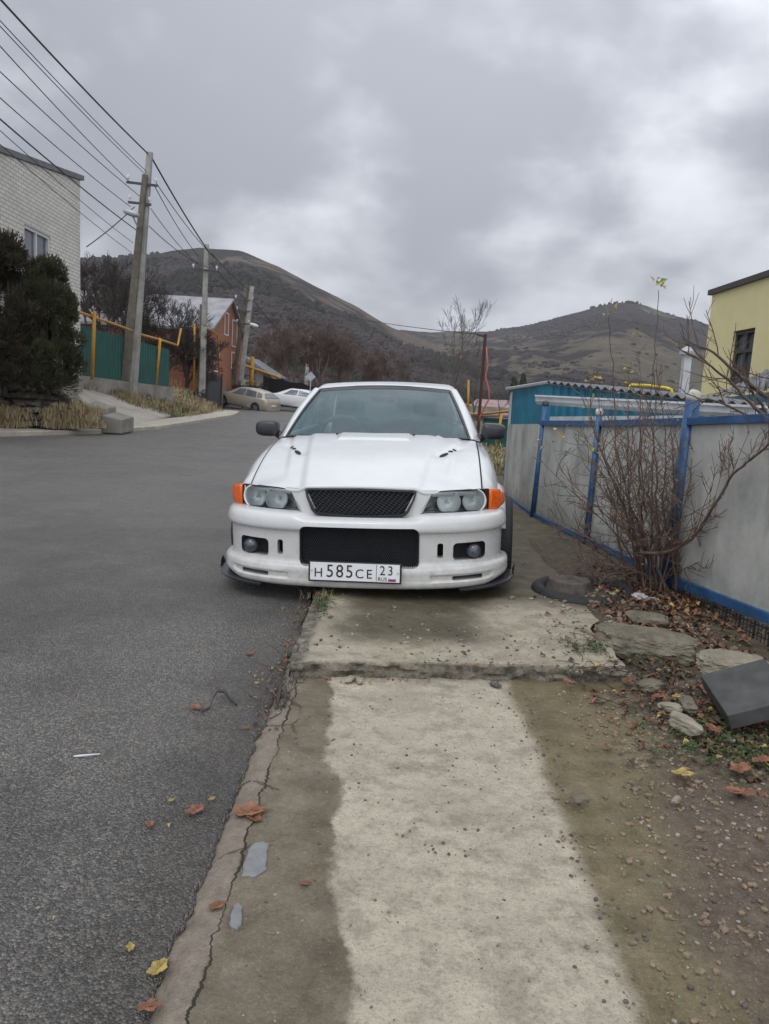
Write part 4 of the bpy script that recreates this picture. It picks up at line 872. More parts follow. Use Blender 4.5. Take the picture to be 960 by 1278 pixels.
pj = D(6, 480, 17.7); juniper('browned juniper bush at the left edge of the picture', (pj.x, pj.y, 1.02), .70, .6, 3.1, M['jun_b'], 9, 52000)
# dry stone wall below them
t = empty('stone_wall', (0, 0, 0), 'tumbled dry stone retaining wall under the junipers', 'wall'); mb = MB(); rn = random.Random(4)
for i in range(150):
    u = rn.random(); v = (int(rn.random()*6)+.3+rn.uniform(-.12, .12))/6; px = mix(-30, 100, u); topy = ip(px, [-30, 50, 80, 98], [474, 480, 488, 498]); py = mix(532, topy, v)
    p = D(px, py, mix(17.5, 18.5, v)+.006*max(0, px))
    if rn.random() < .25: s_ = .6
    else: s_ = 1
    mb.m = rn.choice([0, 0, 0, 1, 1, 2, 3])
    rock(mb, p, (rn.uniform(.10, .22)*s_, rn.uniform(.10, .15)*s_, rn.uniform(.045, .075)*s_), i, ICO1, .35)
mb.build('stones', [M['stone'], M['rubble'], M['pale_rock'], M['steel']], t)
mb = MB(); rows = []
for i in range(14): 
    px = mix(-60, 100, i/13); rows.append([D(px, py, Yv) for py, Yv in ((535, 17.5+.006*max(0, px)), (510, 18.0+.006*max(0, px)), (ip(px, [-30, 50, 80, 98], [478, 486, 494, 506]), 18.6), (ip(px, [-30, 50, 80, 98], [478, 484, 490, 500]), 20.0))])
mb.ring(rows, closed=False); mb.build('core', M['bark'], t)
# concrete step blocks beside the driveway
for (x0, x1, y0_, y1_, Y, lab) in [(102, 129, 504, 530, 19.0, 'pale concrete block at the head of the stone wall, left of its pair'), (127, 152, 518, 540, 18.8, 'pale concrete block against the driveway, right of its pair')]:
    a, b = D(x0, y1_, Y), D(x1, y1_, Y); zt = D(x0, y0_, Y).z; mb = MB(); mb.hexa([(a.x, a.y, .02), (b.x, b.y, .02), (b.x-.1, b.y+1.2, .02), (a.x-.1, a.y+1.2, .02), (a.x, a.y, zt), (b.x, b.y, zt-.08), (b.x-.1, b.y+1.2, zt-.05), (a.x-.1, a.y+1.2, zt+.05)])
    o = bevel(mb.build('concrete_block', M['wallg']), .03); tag(o, lab, 'block')
# grass tufts
def tufts(name, spots, mats, hmin, hmax, per, spread, seed, wid=.006):
    rn = random.Random(seed); mb = MB()
    for (p, s_, m_) in spots:
        mb.m = m_
        for k in range(per):
            b = p+Vector((rn.gauss(0, spread), rn.gauss(0, spread), 0)); h = rn.uniform(hmin, hmax)*s_; a = rn.uniform(0, 6.3); l = rn.uniform(.2, 1.)*h; d = Vector((cos(a), sin(a), 0)); q = Vector((-sin(a), cos(a), 0))*wid
            m1 = b+d*l*.35+Vector((0, 0, h*.65)); e = b+d*l+Vector((0, 0, h*rn.uniform(.7, 1.)))
            mb.add([b-q, b+q, m1+q*.8, m1-q*.8, e], [(0, 1, 2, 3), (3, 2, 4)])
    return tag(mb.build(name, mats), kind='stuff')
rn = random.Random(8); sp = []
for i in range(560):
    px = rn.uniform(140, 300); lo = ip(px, [140, 165, 200, 240, 280, 300], [499, 510, 520, 527, 524, 518]); hi = ip(px, [140, 180, 210, 250, 300], [484, 488, 484, 494, 512]); py = rn.uniform(hi, max(hi+1, lo-1))
    p = T(px, py); 
    if kx(p.y)-p.x < .9: continue
    sp.append((p, rn.uniform(.5, 1.1)*(1 if py < 515 else .5), 0 if rn.random() < .72 else 1))
for i in range(60): px = rn.uniform(100, 150); p = T(px, rn.uniform(478, 488)); sp.append((p, .8, 1 if px < 128 else 0))
for i in range(40): p = T(rn.uniform(210, 232), rn.uniform(470, 482)); sp.append((p, 1.5, 0))
tufts('dry_grass', sp, [M['straw'], M['gras']], .18, .42, 26, .16, 3, .009)
sp = []
for i in range(150):
    px = rn.choice([rn.uniform(-5, 34), rn.uniform(58, 100), rn.uniform(60, 125)]); py = mix(535, ip(px, [0, 30, 60, 100, 125], [510, 516, 516, 505, 514]), rn.random()**1.3); Y = 17.25+.007*max(0, px)+(535-py)*.012
    sp.append((D(px, py, Y), 1., 0))
tufts('dry_grass', sp, [M['straw'], M['gras']], .10, .25, 26, .09, 5, .006)
sp = []
for i in range(80): p = G(rn.uniform(600, 634), rn.uniform(562, 590), 0); sp.append((p, 1., 0 if rn.random() < .7 else 1))
tufts('dry_grass', sp, [M['straw'], M['gras']], .1, .3, 24, .25, 6, .008)

# ------------------------------------------------------------------ the damp air
mb = MB(); mb.hexa([(-3300, -60, -60), (3300, -60, -60), (3300, 3700, -60), (-3300, 3700, -60), (-3300, -60, 420), (3300, -60, 420), (3300, 3700, 420), (-3300, 3700, 420)])
hz_ = mb.build('haze', []) if False else mb.build('haze', bpy.data.materials.new('haze')); hm = hz_.data.materials[0]; hm.use_nodes = True; ht = hm.node_tree; ht.nodes.clear()
ho = ht.nodes.new('ShaderNodeOutputMaterial'); hv = ht.nodes.new('ShaderNodeVolumePrincipled'); hv.inputs['Color'].default_value = (.85, .88, .93, 1); hv.inputs['Density'].default_value = .00016; ht.links.new(hv.outputs[0], ho.inputs['Volume']); tag(hz_, kind='stuff')
# ------------------------------------------------------------------ wheels
def wheel(parent, c, R, W, side, seed=0, steer=0., rimmat='alloy', n=40):
    mb = MB(); rr = R*.66; prof = [(-W/2*.8, rr), (-W/2, rr+.03), (-W/2, R*.9), (-W/2*.82, R*.985), (-W/2*.4, R), (W/2*.4, R), (W/2*.82, R*.985), (W/2, R*.9), (W/2, rr+.03), (W/2*.8, rr)]
    Rm = Matrix.Rotation(steer, 4, 'Z'); 
    loops = []
    for k in range(n):
        a = 2*pi*k/n; loops.append([Rm @ Vector((x, cos(a)*r, sin(a)*r))+Vector(c) for x, r in prof])
    loops.append(loops[0]); mb.ring([l[:] for l in loops], closed=False)
    e = empty('wheel'); e.parent = parent
    smooth_by_angle(mb.build('tyre', M['rubber'], e), 30)
    mb = MB(); s = side
    mb.tube([Rm @ Vector((s*(-W*.3), 0, 0))+Vector(c), Rm @ Vector((s*W*.1, 0, 0))+Vector(c)], rr*.98, 24)
    for k in range(5):
        a = 2*pi*k/5; u = Vector((0, cos(a), sin(a))); v = Vector((0, -sin(a), cos(a))); 
        q = [u*.04+v*.04, u*rr*.97+v*.035, u*rr*.97-v*.035, u*.04-v*.04]
        mb.hexa([Rm @ (p+Vector((s*W*.1, 0, 0)))+Vector(c) for p in q]+[Rm @ (p+Vector((s*W*.42, 0, 0)))+Vector(c) for p in q])
    mb.tube([Rm @ Vector((s*W*.3, 0, 0))+Vector(c), Rm @ Vector((s*W*.45, 0, 0))+Vector(c)], [.07, .05], 16)
    fixn(mb.build('rim', M[rimmat], e)); return e

ICO5 = ico(6)
# ------------------------------------------------------------------ the white saloon
ORI = Matrix.Translation((0, 0, H)) @ RW @ RF.inverted() @ Matrix.Translation((0, 0, -H))
CM = ORI @ Matrix.Translation((-.17, 4.80, .05)) @ Matrix.Rotation(radians(-4.0), 4, 'Z') @ Matrix.Rotation(radians(.7), 4, 'Y')
car = empty('parked_car', (0, 0, 0), 'white lowered saloon parked half on the pavement facing the camera, with black mesh grille', 'car')
car.matrix_world = CM
FY = [.0, .13, .3, .55, .85, 1.1, 1.3, 1.5]; FC = [.70, .745, .805, .872, .932, .975, 1.0, 1.01]
EY = [.0, .13, .4, .6, .85, 1.1, 1.35, 1.5]; EZ = [.62, .66, .708, .788, .872, .93, .968, .98]
def spl(x, xs, ys):   # smooth interpolation
    n = len(xs)
    if x <= xs[0]: return ys[0]
    if x >= xs[-1]: return ys[-1]
    i = 0
    while x > xs[i+1]: i += 1
    def m(k):
        if k == 0: return (ys[1]-ys[0])/(xs[1]-xs[0])
        if k == n-1: return (ys[-1]-ys[-2])/(xs[-1]-xs[-2])
        return (ys[k+1]-ys[k-1])/(xs[k+1]-xs[k-1])
    h = xs[i+1]-xs[i]; t = (x-xs[i])/h
    return (2*t**3-3*t*t+1)*ys[i]+(t**3-2*t*t+t)*h*m(i)+(-2*t**3+3*t*t)*ys[i+1]+(t**3-t*t)*h*m(i+1)
def hoodz(x, y):
    s = abs(x); zc = spl(y, FY, FC); ze = spl(y, EY, EZ); t = min(1, s/.80)**2.6; z = mix(zc, ze, t)
    v = max(0, min(1, (y-.12)/1.2))
    c1 = mix(.37, .50, v); z += .024*(1-ss(s, c1-.02, c1+.04))*(1-.3*v)          # raised centre
    c2 = mix(.50, .66, v); z += .016*(1-ss(s, c2-.02, c2+.025))*ss(v, .1, .5)       # second crease
    if v > .72: z += .011*(1-ss(s, .26, .28))*ss(v, .74, .79)
    z -= .010*exp(-((s-mix(.51, .63, (y-.75)/.28))/.045)**2)*ss(y, .66, .8)*(1-ss(y, 1.02, 1.15))
    return z
def hfy(x): return spl(abs(x), [0, .34, .48, .62, .72, .79], [.115, .12, .155, .235, .315, .40])
def hry(x): return spl(abs(x), [0, .4, .79], [1.235, 1.29, 1.45])
mb = MB(); rows = []; NU, NV = 120, 90
for j in range(-3, NV+1):
    row = []
    for i in range(NU+1):
        x = mix(-.79, .79, i/NU); yf = hfy(x); yr = hry(x)
        if j <= 0:
            k = -j; y = yf-.002+[0, -.010, -.010, .012][k]; z = hoodz(x, yf)-[0, .008, .022, .040][k]
        else: y = mix(yf, yr, (j/NV)); z = hoodz(x, y)
        if j >= 0 and (i == 0 or i == NU): z -= .004
        row.append((x, y, z))
    rows.append(row)
# turned-down side edges
side = [[(r[0][0]+.002, r[0][1], r[0][2]-.02) for r in rows], [r[0] for r in rows]]
mb.ring(rows, closed=False); mb.ring(side, closed=False); mb.ring([[r[-1] for r in rows], [(r[-1][0]-.002, r[-1][1], r[-1][2]-.02) for r in rows]], closed=False)
hood = mb.build('bonnet', M['paint'], car, smooth=True)
for s_ in (-1, 1):
    for (t0, t1, wd) in ((-.04, .42, .028), (.53, .68, .024), (.79, .91, .021)):
        mb = MB(); lo = []; hi = []; n_ = 12
        def C_(t): y = mix(.755, 1.03, t); return s_*mix(.512, .632, t), y
        loop = []
        for k in range(16):
            a = 2*pi*k/16; tt = mix(t0, t1, .5+.5*cos(a)*1.); x, y = C_(tt); x += wd*.5*sin(a)*1.3*(1 if abs(cos(a)) < .99 else .6); loop.append((x, y))
        mb.ring([[(x, y, hoodz(x, y)-.01) for x, y in loop], [(x, y, hoodz(x, y)+.0035) for x, y in loop]], cap=True); mb.build('bonnet_vent', M['matte'], hood)
for s_ in (-1, 1):
    mb = MB(); x, y = s_*.30, 1.235; z = hoodz(x, y); mb.tube([(x, y, z-.005), (x, y, z+.010), (x, y, z+.014)], [.010, .009, .004], 8); mb.build('washer_nozzle', M['black'], hood)
for s_ in (-1, 1):
    rows = []
    for j in range(41):
        y = mix(hfy(.79), hry(.79), j/40); z = hoodz(.79, y)-.0055; rows.append([(s_*.789, y, z), (s_*.799, y, z-.0015)])
    mb = MB(); mb.ring(rows, closed=False); solid(mb.build('bonnet_gap', M['matte'], car), .003, 1)
# lower body loft
BY = [.17, .22, .30, .40, .52, .66, .82, 1.0, 1.2, 1.45, 1.46, 1.7, 2.1, 2.6, 3.1, 3.5, 3.80, 3.98, 4.0, 4.2, 4.45, 4.65, 4.78, 4.84]
BW = [.50, .64, .755, .835, .885, .915, .928, .93, .925, .915, .915, .91, .91, .91, .91, .92, .925, .925, .925, .915, .89, .85, .78, .70]
rows = []
for y, wd in zip(BY, BW):
    cab = 1.455 < y < 3.99
    hz = (hoodz(.79, y)-.012) if y < 1.455 else spl(y, [1.45, 2, 3, 4.0, 4.5, 4.84], [.965, .985, 1.0, 1.01, .99, .93])
    hc = (hoodz(0, y)-.04) if y < 1.455 else hz+.015
    zb = .50 if y < .6 else .20
    if y < .45: zb = .52
    xs_ = min(.80, wd-.05); top = hz
    if y < .45: top = min(hz, .58) ; hc = min(hc, .60)     # behind the lamps
    shz = top-.02
    pr = [(0, zb), (wd-.14, zb), (wd-.03, zb+.02), (wd, mix(zb, .55, .45)), (wd+.008, min(.60, top-.07)), (wd-.003, top-.13 if y > .6 else top-.06), (mix(wd, xs_, .30), top-.060 if y > .6 else top-.02), (mix(wd, xs_, .62), top-.022 if y > .6 else top-.008), (xs_+.002, top)]
    if cab: pr += [(xs_-.03, top-.01), (xs_-.04, .60), (0, .60)]
    else: pr += [(xs_-.03, top+(0 if y < 1.455 else .008)), (xs_*.5, mix(top, hc, .8)), (0, hc)]
    rows.append([(x, y, z) for x, z in pr]+[(-x, y, z) for x, z in reversed(pr[1:-1])])
mb = MB(); mb.ring(rows, cap=True); body = fixn(mb.build('body', M['paint'], car))
cut = []
for yy_ in (.98, 3.74):
    for s_ in (-1, 1):
        mb = MB(); mb.tube([(s_*.60, yy_, .31), (s_*1.3, yy_, .31)], .355, 40); cut.append(mb.build('c', M['matte']))
for c in cut: c.matrix_world = CM
bpy.context.view_layer.update()
cutb(body, cut); smooth_by_angle(body, 38)
body.data.materials.clear(); body.data.materials.append(M['paint'])
for yy_ in (.98, 3.74):
    for s_ in (-1, 1):
        mb = MB(); rows = []
        for k in range(25):
            a = mix(-.25, pi-.28, k/24) if yy_ < 2 else mix(-.25, pi+.25, k/24); row = []
            for (r, x) in ((.345, .88), (.350, .972), (.362, .984), (.385, .975), (.425, .935), (.44, .915)):
                x2 = x; z = .31+sin(a)*r; x2 -= max(0, z-.60)*.28 if r > .37 else 0
                row.append((s_*x2, yy_+cos(a)*r, z))
            rows.append(row)
        mb.ring(rows, closed=False); fixn(mb.build('wheel_arch_flare', M['paint'], car, smooth=True))
wheel(car, (-.885, .98, .305), .315, .225, -1, steer=radians(-4)); wheel(car, (.945, .98, .285), .315, .225, 1, steer=radians(-4))
wheel(car, (-.87, 3.74, .29), .315, .225, -1); wheel(car, (.87, 3.74, .29), .315, .225, 1)
mb = MB(); mb.box((0, 2.4, .24), (1.5, 4.0, .12)); mb.box((0, .55, .40), (1.45, .35, .3)); mb.build('underbody', M['matte'], car)
# bumper: swept along a rounded plan curve
def bplan(t):  # t -1..1 -> x, y, normal
    a = pi/2*(1-abs(t)); 
    def f(a_): return (.965*cos(a_)**(2/2.6), .62-.62*sin(a_)**(2/2.6)) if 0 < a_ < pi/2 else ((.965, .62) if a_ <= 0 else (0., 0.))
    x, y = f(a); x1, y1 = f(max(0., a-.004)); x0, y0 = f(min(pi/2, a+.004)); d = Vector((x1-x0, y1-y0)).normalized(); n = Vector((d.y, -d.x))
    s_ = 1 if t >= 0 else -1
    return s_*x, y, s_*n.x, n.y
# resample plan evenly
smp = [bplan(i/2000) for i in range(2001)]; acc = [0]
for i in range(2000): acc.append(acc[-1]+sqrt((smp[i+1][0]-smp[i][0])**2+(smp[i+1][1]-smp[i][1])**2))
def bp(u):
    tgt = abs(u)*acc[-1]; lo, hi = 0, 2000
    while hi-lo > 1:
        m_ = (lo+hi)//2
        if acc[m_] < tgt: lo = m_
        else: hi = m_
    x, y, nx_, ny_ = smp[hi]; s_ = 1 if u >= 0 else -1; return s_*x, y, s_*nx_, ny_
PR = [(.588, -.095), (.586, -.075), (.580, -.045), (.570, -.018), (.554, -.002), (.530, .006), (.500, .010), (.484, .009), (.474, .003), (.469, -.006), (.463, -.016), (.445, -.019), (.40, -.019), (.34, -.020), (.285, -.021), (.266, -.019), (.256, -.012), (.249, .000), (.242, .010), (.232, .015), (.205, .017), (.197, .012), (.190, .004), (.165, .003), (.157, .012), (.150, .018), (.13, .016), (.117, .008), (.108, -.004), (.104, -.03), (.104, -.095)]
def bump_pt(u, z, d):
    x, y, nx_, ny_ = bp(u); ax = abs(x)
    if z > .53: z -= .022*(1-ss(ax, .33, .44))*ss(z, .53, .57)
    g = 1-ss(ax, .40, .46) if .15 < z < .24 else 1
    if .15 < z < .20 and ax < .46: d = .016   # lower duct only outboard
    if .15 < z < .20 and ax > .86: d = .016
    if z < .2: z += .035*ss(ax, .80, .965)
    if z < .25: d += .012*ss(ax, .85, .96)
    return (x+nx_*d, y+ny_*d, z)
NB = 150; rows = [[bump_pt(mix(-1, 1, i/NB), z, d) for i in range(NB+1)] for z, d in PR]
rows += [[bump_pt(mix(-1, 1, i/NB), z, -.097) for i in range(NB+1)] for z in (.12, .2, .3, .4, .5, .56)]
mb = MB(); n_r = len(rows); mb.ring([[rows[j][i] for j in range(n_r)] for i in range(NB+1)], closed=True, cap=True); bum = fixn(mb.build('front_bumper', M['paint'], car))
# ensure normals look outwards

def rprism(x0, x1, z0, z1, r, y0=-.3, y1=.6, n=5, slant=0.):
    pts = []
    for cx, cz, a0 in ((x1-r, z1-r, 0), (x0+r, z1-r, 90), (x0+r, z0+r, 180), (x1-r, z0+r, 270)):
        for k in range(n+1): a = radians(a0+90*k/n); pts.append((cx+cos(a)*r+slant*(cz-z0), cz+sin(a)*r))
    m_ = MB(); m_.ring([[(x, y0, z) for x, z in pts], [(x, y1, z) for x, z in pts]], cap=True); o = m_.build('c', M['matte']); o.matrix_world = CM; return o
cut = [rprism(-.385, .385, .243, .503, .042)]
for s_ in (-1, 1):
    a, b = (.602, .815); cut.append(rprism(*sorted((s_*a, s_*b)), .285, .400, .028)); cut.append(rprism(*sorted((s_*.500, s_*.538)), .305, .402, .014)); cut.append(rprism(*sorted((s_*.60, s_*.80)), .161, .189, .011))
cutb(bum, cut); bum.data.materials.clear(); bum.data.materials.append(M['paint']); smooth_by_angle(bum, 32)
# dark liner behind the openings
mb = MB(); rows = [[(lambda p: (p[0], p[1], z))(bump_pt(mix(-1, 1, i/60), .3, -.11)) for i in range(61)] for z in (.52, .13)]
mb.ring(rows, closed=False); mb.build('bumper_liner', M['matte'], car)
# lattices
def lattice(mb, x0f, x1f, z0, z1, y, px, pz, r, clip=None):
    nzr = int((z1-z0)/pz)
    for j in range(nzr+1):
        z = z0+j*pz; xa, xb = x0f(z), x1f(z); n = int((xb-xa)/px); o = (px/2 if j % 2 else 0)
        for i in range(n+1):
            x = xa+o+i*px
            if x+px/2 > xb: continue
            if j < nzr:
                for s_ in (-1, 1):
                    if xa <= x+s_*px/2 <= xb: 
                        a = Vector((x, y(x, z), z)); b = Vector((x+s_*px/2, y(x+s_*px/2, z+pz), z+pz)); d = (b-a).normalized(); q = Vector((-d.z, 0, d.x))*r; nn = Vector((0, -r*1.6, 0))
                        mb.add([a-q, a+q, b+q, b-q, a-q*.3+nn, a+q*.3+nn, b+q*.3+nn, b-q*.3+nn], [(4, 5, 6, 7), (0, 1, 5, 4), (3, 7, 6, 2), (1, 2, 6, 5), (0, 4, 7, 3)])
mb = MB(); lattice(mb, lambda z: -.392, lambda z: .392, .235, .510, lambda x, z: .050+.12*x*x, .0135, .0115, .0017); fixn(mb.build('intake_mesh', M['satin'], car))
mb = MB(); mb.hexa([(-.40, .09, .23), (.40, .09, .23), (.40, .10, .23), (-.40, .10, .23), (-.40, .09, .51), (.40, .09, .51), (.40, .10, .51), (-.40, .10, .51)]); mb.build('radiator', M['matte'], car)
mb = MB(); mb.tube([(x, .035, z) for x, z in [(-.37, .249), (-.38, .28), (-.38, .47), (-.355, .497), (.355, .497), (.38, .47), (.38, .28), (.37, .249)]], .006, 6); mb.build('intake_surround', M['black'], car)
# grille
gx0 = lambda z: -mix(.282, .362, max(0, (z-.565))/.16); gbz = lambda x: .557+.020*(abs(x)/.3)**2
outl = [(-.362, .728), (-.345, .738), (0, .744), (.345, .738), (.362, .728), (.350, .68), (.315, .60), (.290, .574), (.2, .565), (0, .556), (-.2, .565), (-.290, .574), (-.315, .60), (-.350, .68)]
cxz = Vector((0, .65))
def gy(x, z): return .088+.06*x*x+(z-.65)*.22
mb = MB(); o_ = [(x, gy(x, z)-.012, z) for x, z in outl]; i_ = [(x*.955, gy(x, z)-.014, .65+(z-.65)*.83) for x, z in outl]; k_ = [(x*.95, gy(x, z)+.03, .65+(z-.65)*.81) for x, z in outl]; ob = [(x, gy(x, z)+.05, z) for x, z in outl]
mb.ring([ob+[ob[0]], o_+[o_[0]], i_+[i_[0]], k_+[k_[0]]], closed=False); gr = fixn(mb.build('grille', M['black'], car)); bevel(gr, .003, 2)
mb = MB(); lattice(mb, lambda z: gx0(z)+.01, lambda z: -gx0(z)-.01, .578, .728, lambda x, z: gy(x, z)+.005, .034, .0125, .0034); fixn(mb.build('mesh', M['satin'], gr))
mb = MB(); mb.add([(x*.98, gy(x, z)+.03, .65+(z-.65)*.97) for x, z in outl], [tuple(range(14))]); mb.build('backing', M['matte'], gr)
# nose panel between grille and lamps
for s_ in (-1, 1):
    mb = MB(); rows = []
    for k in range(9):
        z = mix(.735, .562, k/8); xi = -gx0(z)-.012; xo = mix(.47, .385, k/8) if k else .50; rows.append([(s_*mix(xi, xo, q/6), hfy(mix(xi, xo, q/6))-.006-.0*(k)+(.735-z)*-.05+.0, z+.0) for q in range(7)])
    mb.ring(rows, closed=False); fixn(mb.build('nose_panel', M['paint'], car, smooth=True))
# headlights
def lampy(x): return spl(abs(x), [.36, .5, .65, .78, .86, .92, .96], [.118, .158, .235, .330, .41, .50, .60])
for s_ in (-1, 1):
    top_ = lambda x: spl(x, [.385, .42, .455, .50, .60, .72, .84], [.595, .655, .702, .722, .728, .726, .720])
    bot_ = lambda x: spl(x, [.385, .60, .72, .84], [.580, .576, .576, .577])
    hl = None
    mb = MB(); rows = []
    for i in range(25):
        x = mix(.385, .835, i/24); b, t = bot_(x), top_(x); rows.append([(s_*x, lampy(x)+.085 if k in (0,) else lampy(x)+.055+.03*sin(pi*k/6), mix(b, t, k/6)) for k in range(7)])
    mb.ring(rows, closed=False)
    # rim of the housing out to the lens
    for edge in (0, -1): mb.ring([[r[edge] for r in rows], [(r[edge][0], r[edge][1]-.09 if edge == 0 else r[edge][1]-.062, r[edge][2]) for r in rows]], closed=False)
    hl = fixn(mb.build('headlight', M['lampgrey'], car, smooth=False))
    for (cx, rr) in ((.737, .079), (.567, .076)):
        c = Vector((s_*cx, lampy(cx)+.02, .650)); nrm = Vector((s_*.22, -1, .0)).normalized(); R = nrm.to_track_quat('Z', 'Y').to_matrix()
        loops = []; m_ = MB()
        def P2(a, r, d):
            q = Vector((cos(a)*r, sin(a)*r)); 
            q.y = max(q.y, -rr*.80); return c+R @ Vector((q.x, q.y, d))
        lp = [[P2(2*pi*k/36, rr*f, d) for k in range(36)] for f, d in ((1.0, -.01), (1.03, .012), (.94, .014), (.93, .0))]
        m_.ring([l+[l[0]] for l in lp], closed=False); m_.build('lamp_ring', M['ringw'], hl, smooth=True)
        m_ = MB(); lp = [[P2(2*pi*k/36, rr*f, d) for k in range(36)] for f, d in ((.94, .004), (.8, -.018), (.55, -.036), (.3, -.046), (.1, -.048))]
        m_.ring([l+[l[0]] for l in lp], closed=False); m_.build('reflector', M['chrome'], hl, smooth=True)
        m_ = MB(); m_.tube([c+nrm*-.045, c+nrm*-.015, c+nrm*-.010], [.013, .012, .004], 10); m_.build('bulb', M['ringw'], hl, smooth=True)
    mb = MB(); rows = []
    for i in range(25):
        x = mix(.385, .835, i/24); b, t = bot_(x), top_(x); rows.append([(s_*x, lampy(x)-.008-.012*sin(pi*k/6), mix(b, t, k/6)) for k in range(7)])
    mb.ring(rows, closed=False); fixn(mb.build('lens', M['clear'], hl, smooth=True))
    per = [Vector(r[-1]) for r in rows]+[Vector(q) for q in reversed(rows[-1][1:-1])]+[Vector(r[0]) for r in reversed(rows)]; per = [q+Vector((0, .006, 0)) for q in per]
    mb = MB(); mb.tube(per, .0045, 5); mb.build('lamp_gasket', M['matte'], hl, smooth=True)
    mb = MB(); rows = []; 
    for i in range(11):
        x = mix(.838, .948, i/10); t = mix(.722, .700, (i/10)**1.5) if i < 7 else .69-.003*(i-7); b = mix(.577, .592, i/10) if i < 7 else .60+.004*(i-7)
        rows.append([(s_*x, lampy(x)-.006-.012*sin(pi*k/6)+(.02 if i == 10 else 0), mix(b, t, k/6)) for k in range(7)])
    mb.ring(rows, closed=False); ind = solid(fixn(mb.build('indicator', M['orange'], car, smooth=True)), .03, 0)
    # fog lamp
    fx, fz = s_*.737, .338; fy_ = .178; m_ = MB()
    m_.tube([(fx, fy_+.10, fz), (fx, fy_, fz), (fx, fy_-.008, fz)], [.045, .050, .046], 24); fg = m_.build('fog_lamp', M['black'], car, smooth=False)
    m_ = MB(); lp = []
    for f, d in ((1., .0), (.85, -.010), (.6, -.018), (.3, -.022), (.02, -.024)): lp.append([(fx+.043*f*cos(2*pi*k/24), fy_-.008+d, fz+.043*f*sin(2*pi*k/24)) for k in range(24)])
    m_.ring(lp); m_.build('fog_lens', M['chromeb'], fg, smooth=True)
    mb = MB(); lattice(mb, lambda z: min(s_*.60, s_*.815), lambda z: max(s_*.60, s_*.815), .29, .40, lambda x, z: .125+.55*(abs(x)-.6), .02, .008, .0016); fixn(mb.build('fog_mesh', M['satin'], car))
    # splitter end
    mb = MB(); rows = []
    for i in range(13):
        u = s_*mix(.50, 1.0, i/12); x, y, nx_, ny_ = bp(u); e = .020+.062*(i/12)**.8; zz_ = .096+.02*(i/12)
        rows.append([(x-nx_*.06, y-ny_*.06, zz_), (x+nx_*e, y+ny_*e, zz_-.006), (x+nx_*(e+.004), y+ny_*(e+.004), zz_+.006+.055*ss(i/12, .72, .95)*(1 if i < 12 else .8)), (x+nx_*(e-.012), y+ny_*(e-.012), zz_+.008), (x-nx_*.06, y-ny_*.06, zz_+.01)])
    mb.ring(rows, closed=True, cap=True); fixn(mb.build('lip_splitter', M['satin'], car))
# greenhouse
def arc_patch(name, lo, hi, n, m, bul, mat, parent, th=0., up=(0, 0, 1)):
    mb = MB(); rows = []
    for j in range(m+1):
        v = j/m; row = []
        for i in range(n+1):
            u = i/n; p = Vector(lo(u)).lerp(Vector(hi(u)), v)+Vector(bul)*sin(pi*v)*1.; row.append(p)
        rows.append(row)
    mb.ring(rows, closed=False); o = mb.build(name, mat, parent, smooth=True)
    if th: solid(o, th, 0)
    return o
def wlo(x): return Vector((x, 1.225+.235*(abs(x)/.78)**2.2, 1.004-.018*(abs(x)/.78)**2))
def whi(x): return Vector((x, 2.14+.10*(abs(x)/.6)**2, 1.408-.036*(abs(x)/.6)**2))
ws = arc_patch('windscreen', lambda u: wlo(mix(-.745, .745, u)), lambda u: whi(mix(-.597, .597, u)), 30, 14, (0, -.012, .022), M['glass'], car)
# black band around the glass
mb = MB(); loop = [wlo(mix(-.75, .75, i/24)) for i in range(25)]+[wlo(.75).lerp(whi(.59), k/10)+Vector((0, -.012, .022))*sin(pi*k/10) for k in range(1, 10)]+[whi(mix(.59, -.59, i/20)) for i in range(21)]+[whi(-.59).lerp(wlo(-.75), k/10)+Vector((0, -.012, .022))*sin(pi*k/10) for k in range(1, 10)]
cen = Vector((0, 1.7, 1.2)); inn = []
for p in loop: d = (p-cen); inn.append(cen+d*(1-.020/max(.15, d.length))+Vector((0, -.0025, .004)))
mb.ring([[p+Vector((0, -.004, .006)) for p in loop]+[loop[0]+Vector((0, -.004, .006))], [p+Vector((0, -.003, .005)) for p in inn]+[inn[0]+Vector((0, -.003, .005))]], closed=False); solid(fixn(mb.build('seal', M['black'], ws)), .004, 0)
arc_patch('sun_band', lambda u: whi(mix(-.575, .575, u))+Vector((0, -.075, -.024)), lambda u: whi(mix(-.585, .585, u))+Vector((0, -.008, .006)), 20, 2, (0, 0, .002), M['glass3'], ws)
mb = MB(); rows = []
for j in range(25):
    v = j/24; y = mix(2.13, 3.42, v); row = []
    for i in range(33):
        u = mix(-1, 1, i/32); s_ = abs(u); xw_ = .655+.01*sin(pi*v); x = u*xw_; y2 = y+.11*s_**2*(1-v)-.05*s_**2*v
        zc = 1.412+.043*sin(pi*min(1, v*1.0)**.75)-.0*v-.02*v**3; z = zc-.030*s_**2-.055*max(0, (s_-.86)/.14)**2
        row.append((x, y2, z))
    rows.append(row)
mb.ring(rows, closed=False); roof = solid(mb.build('roof', M['paint'], car, smooth=True), .025, -1)
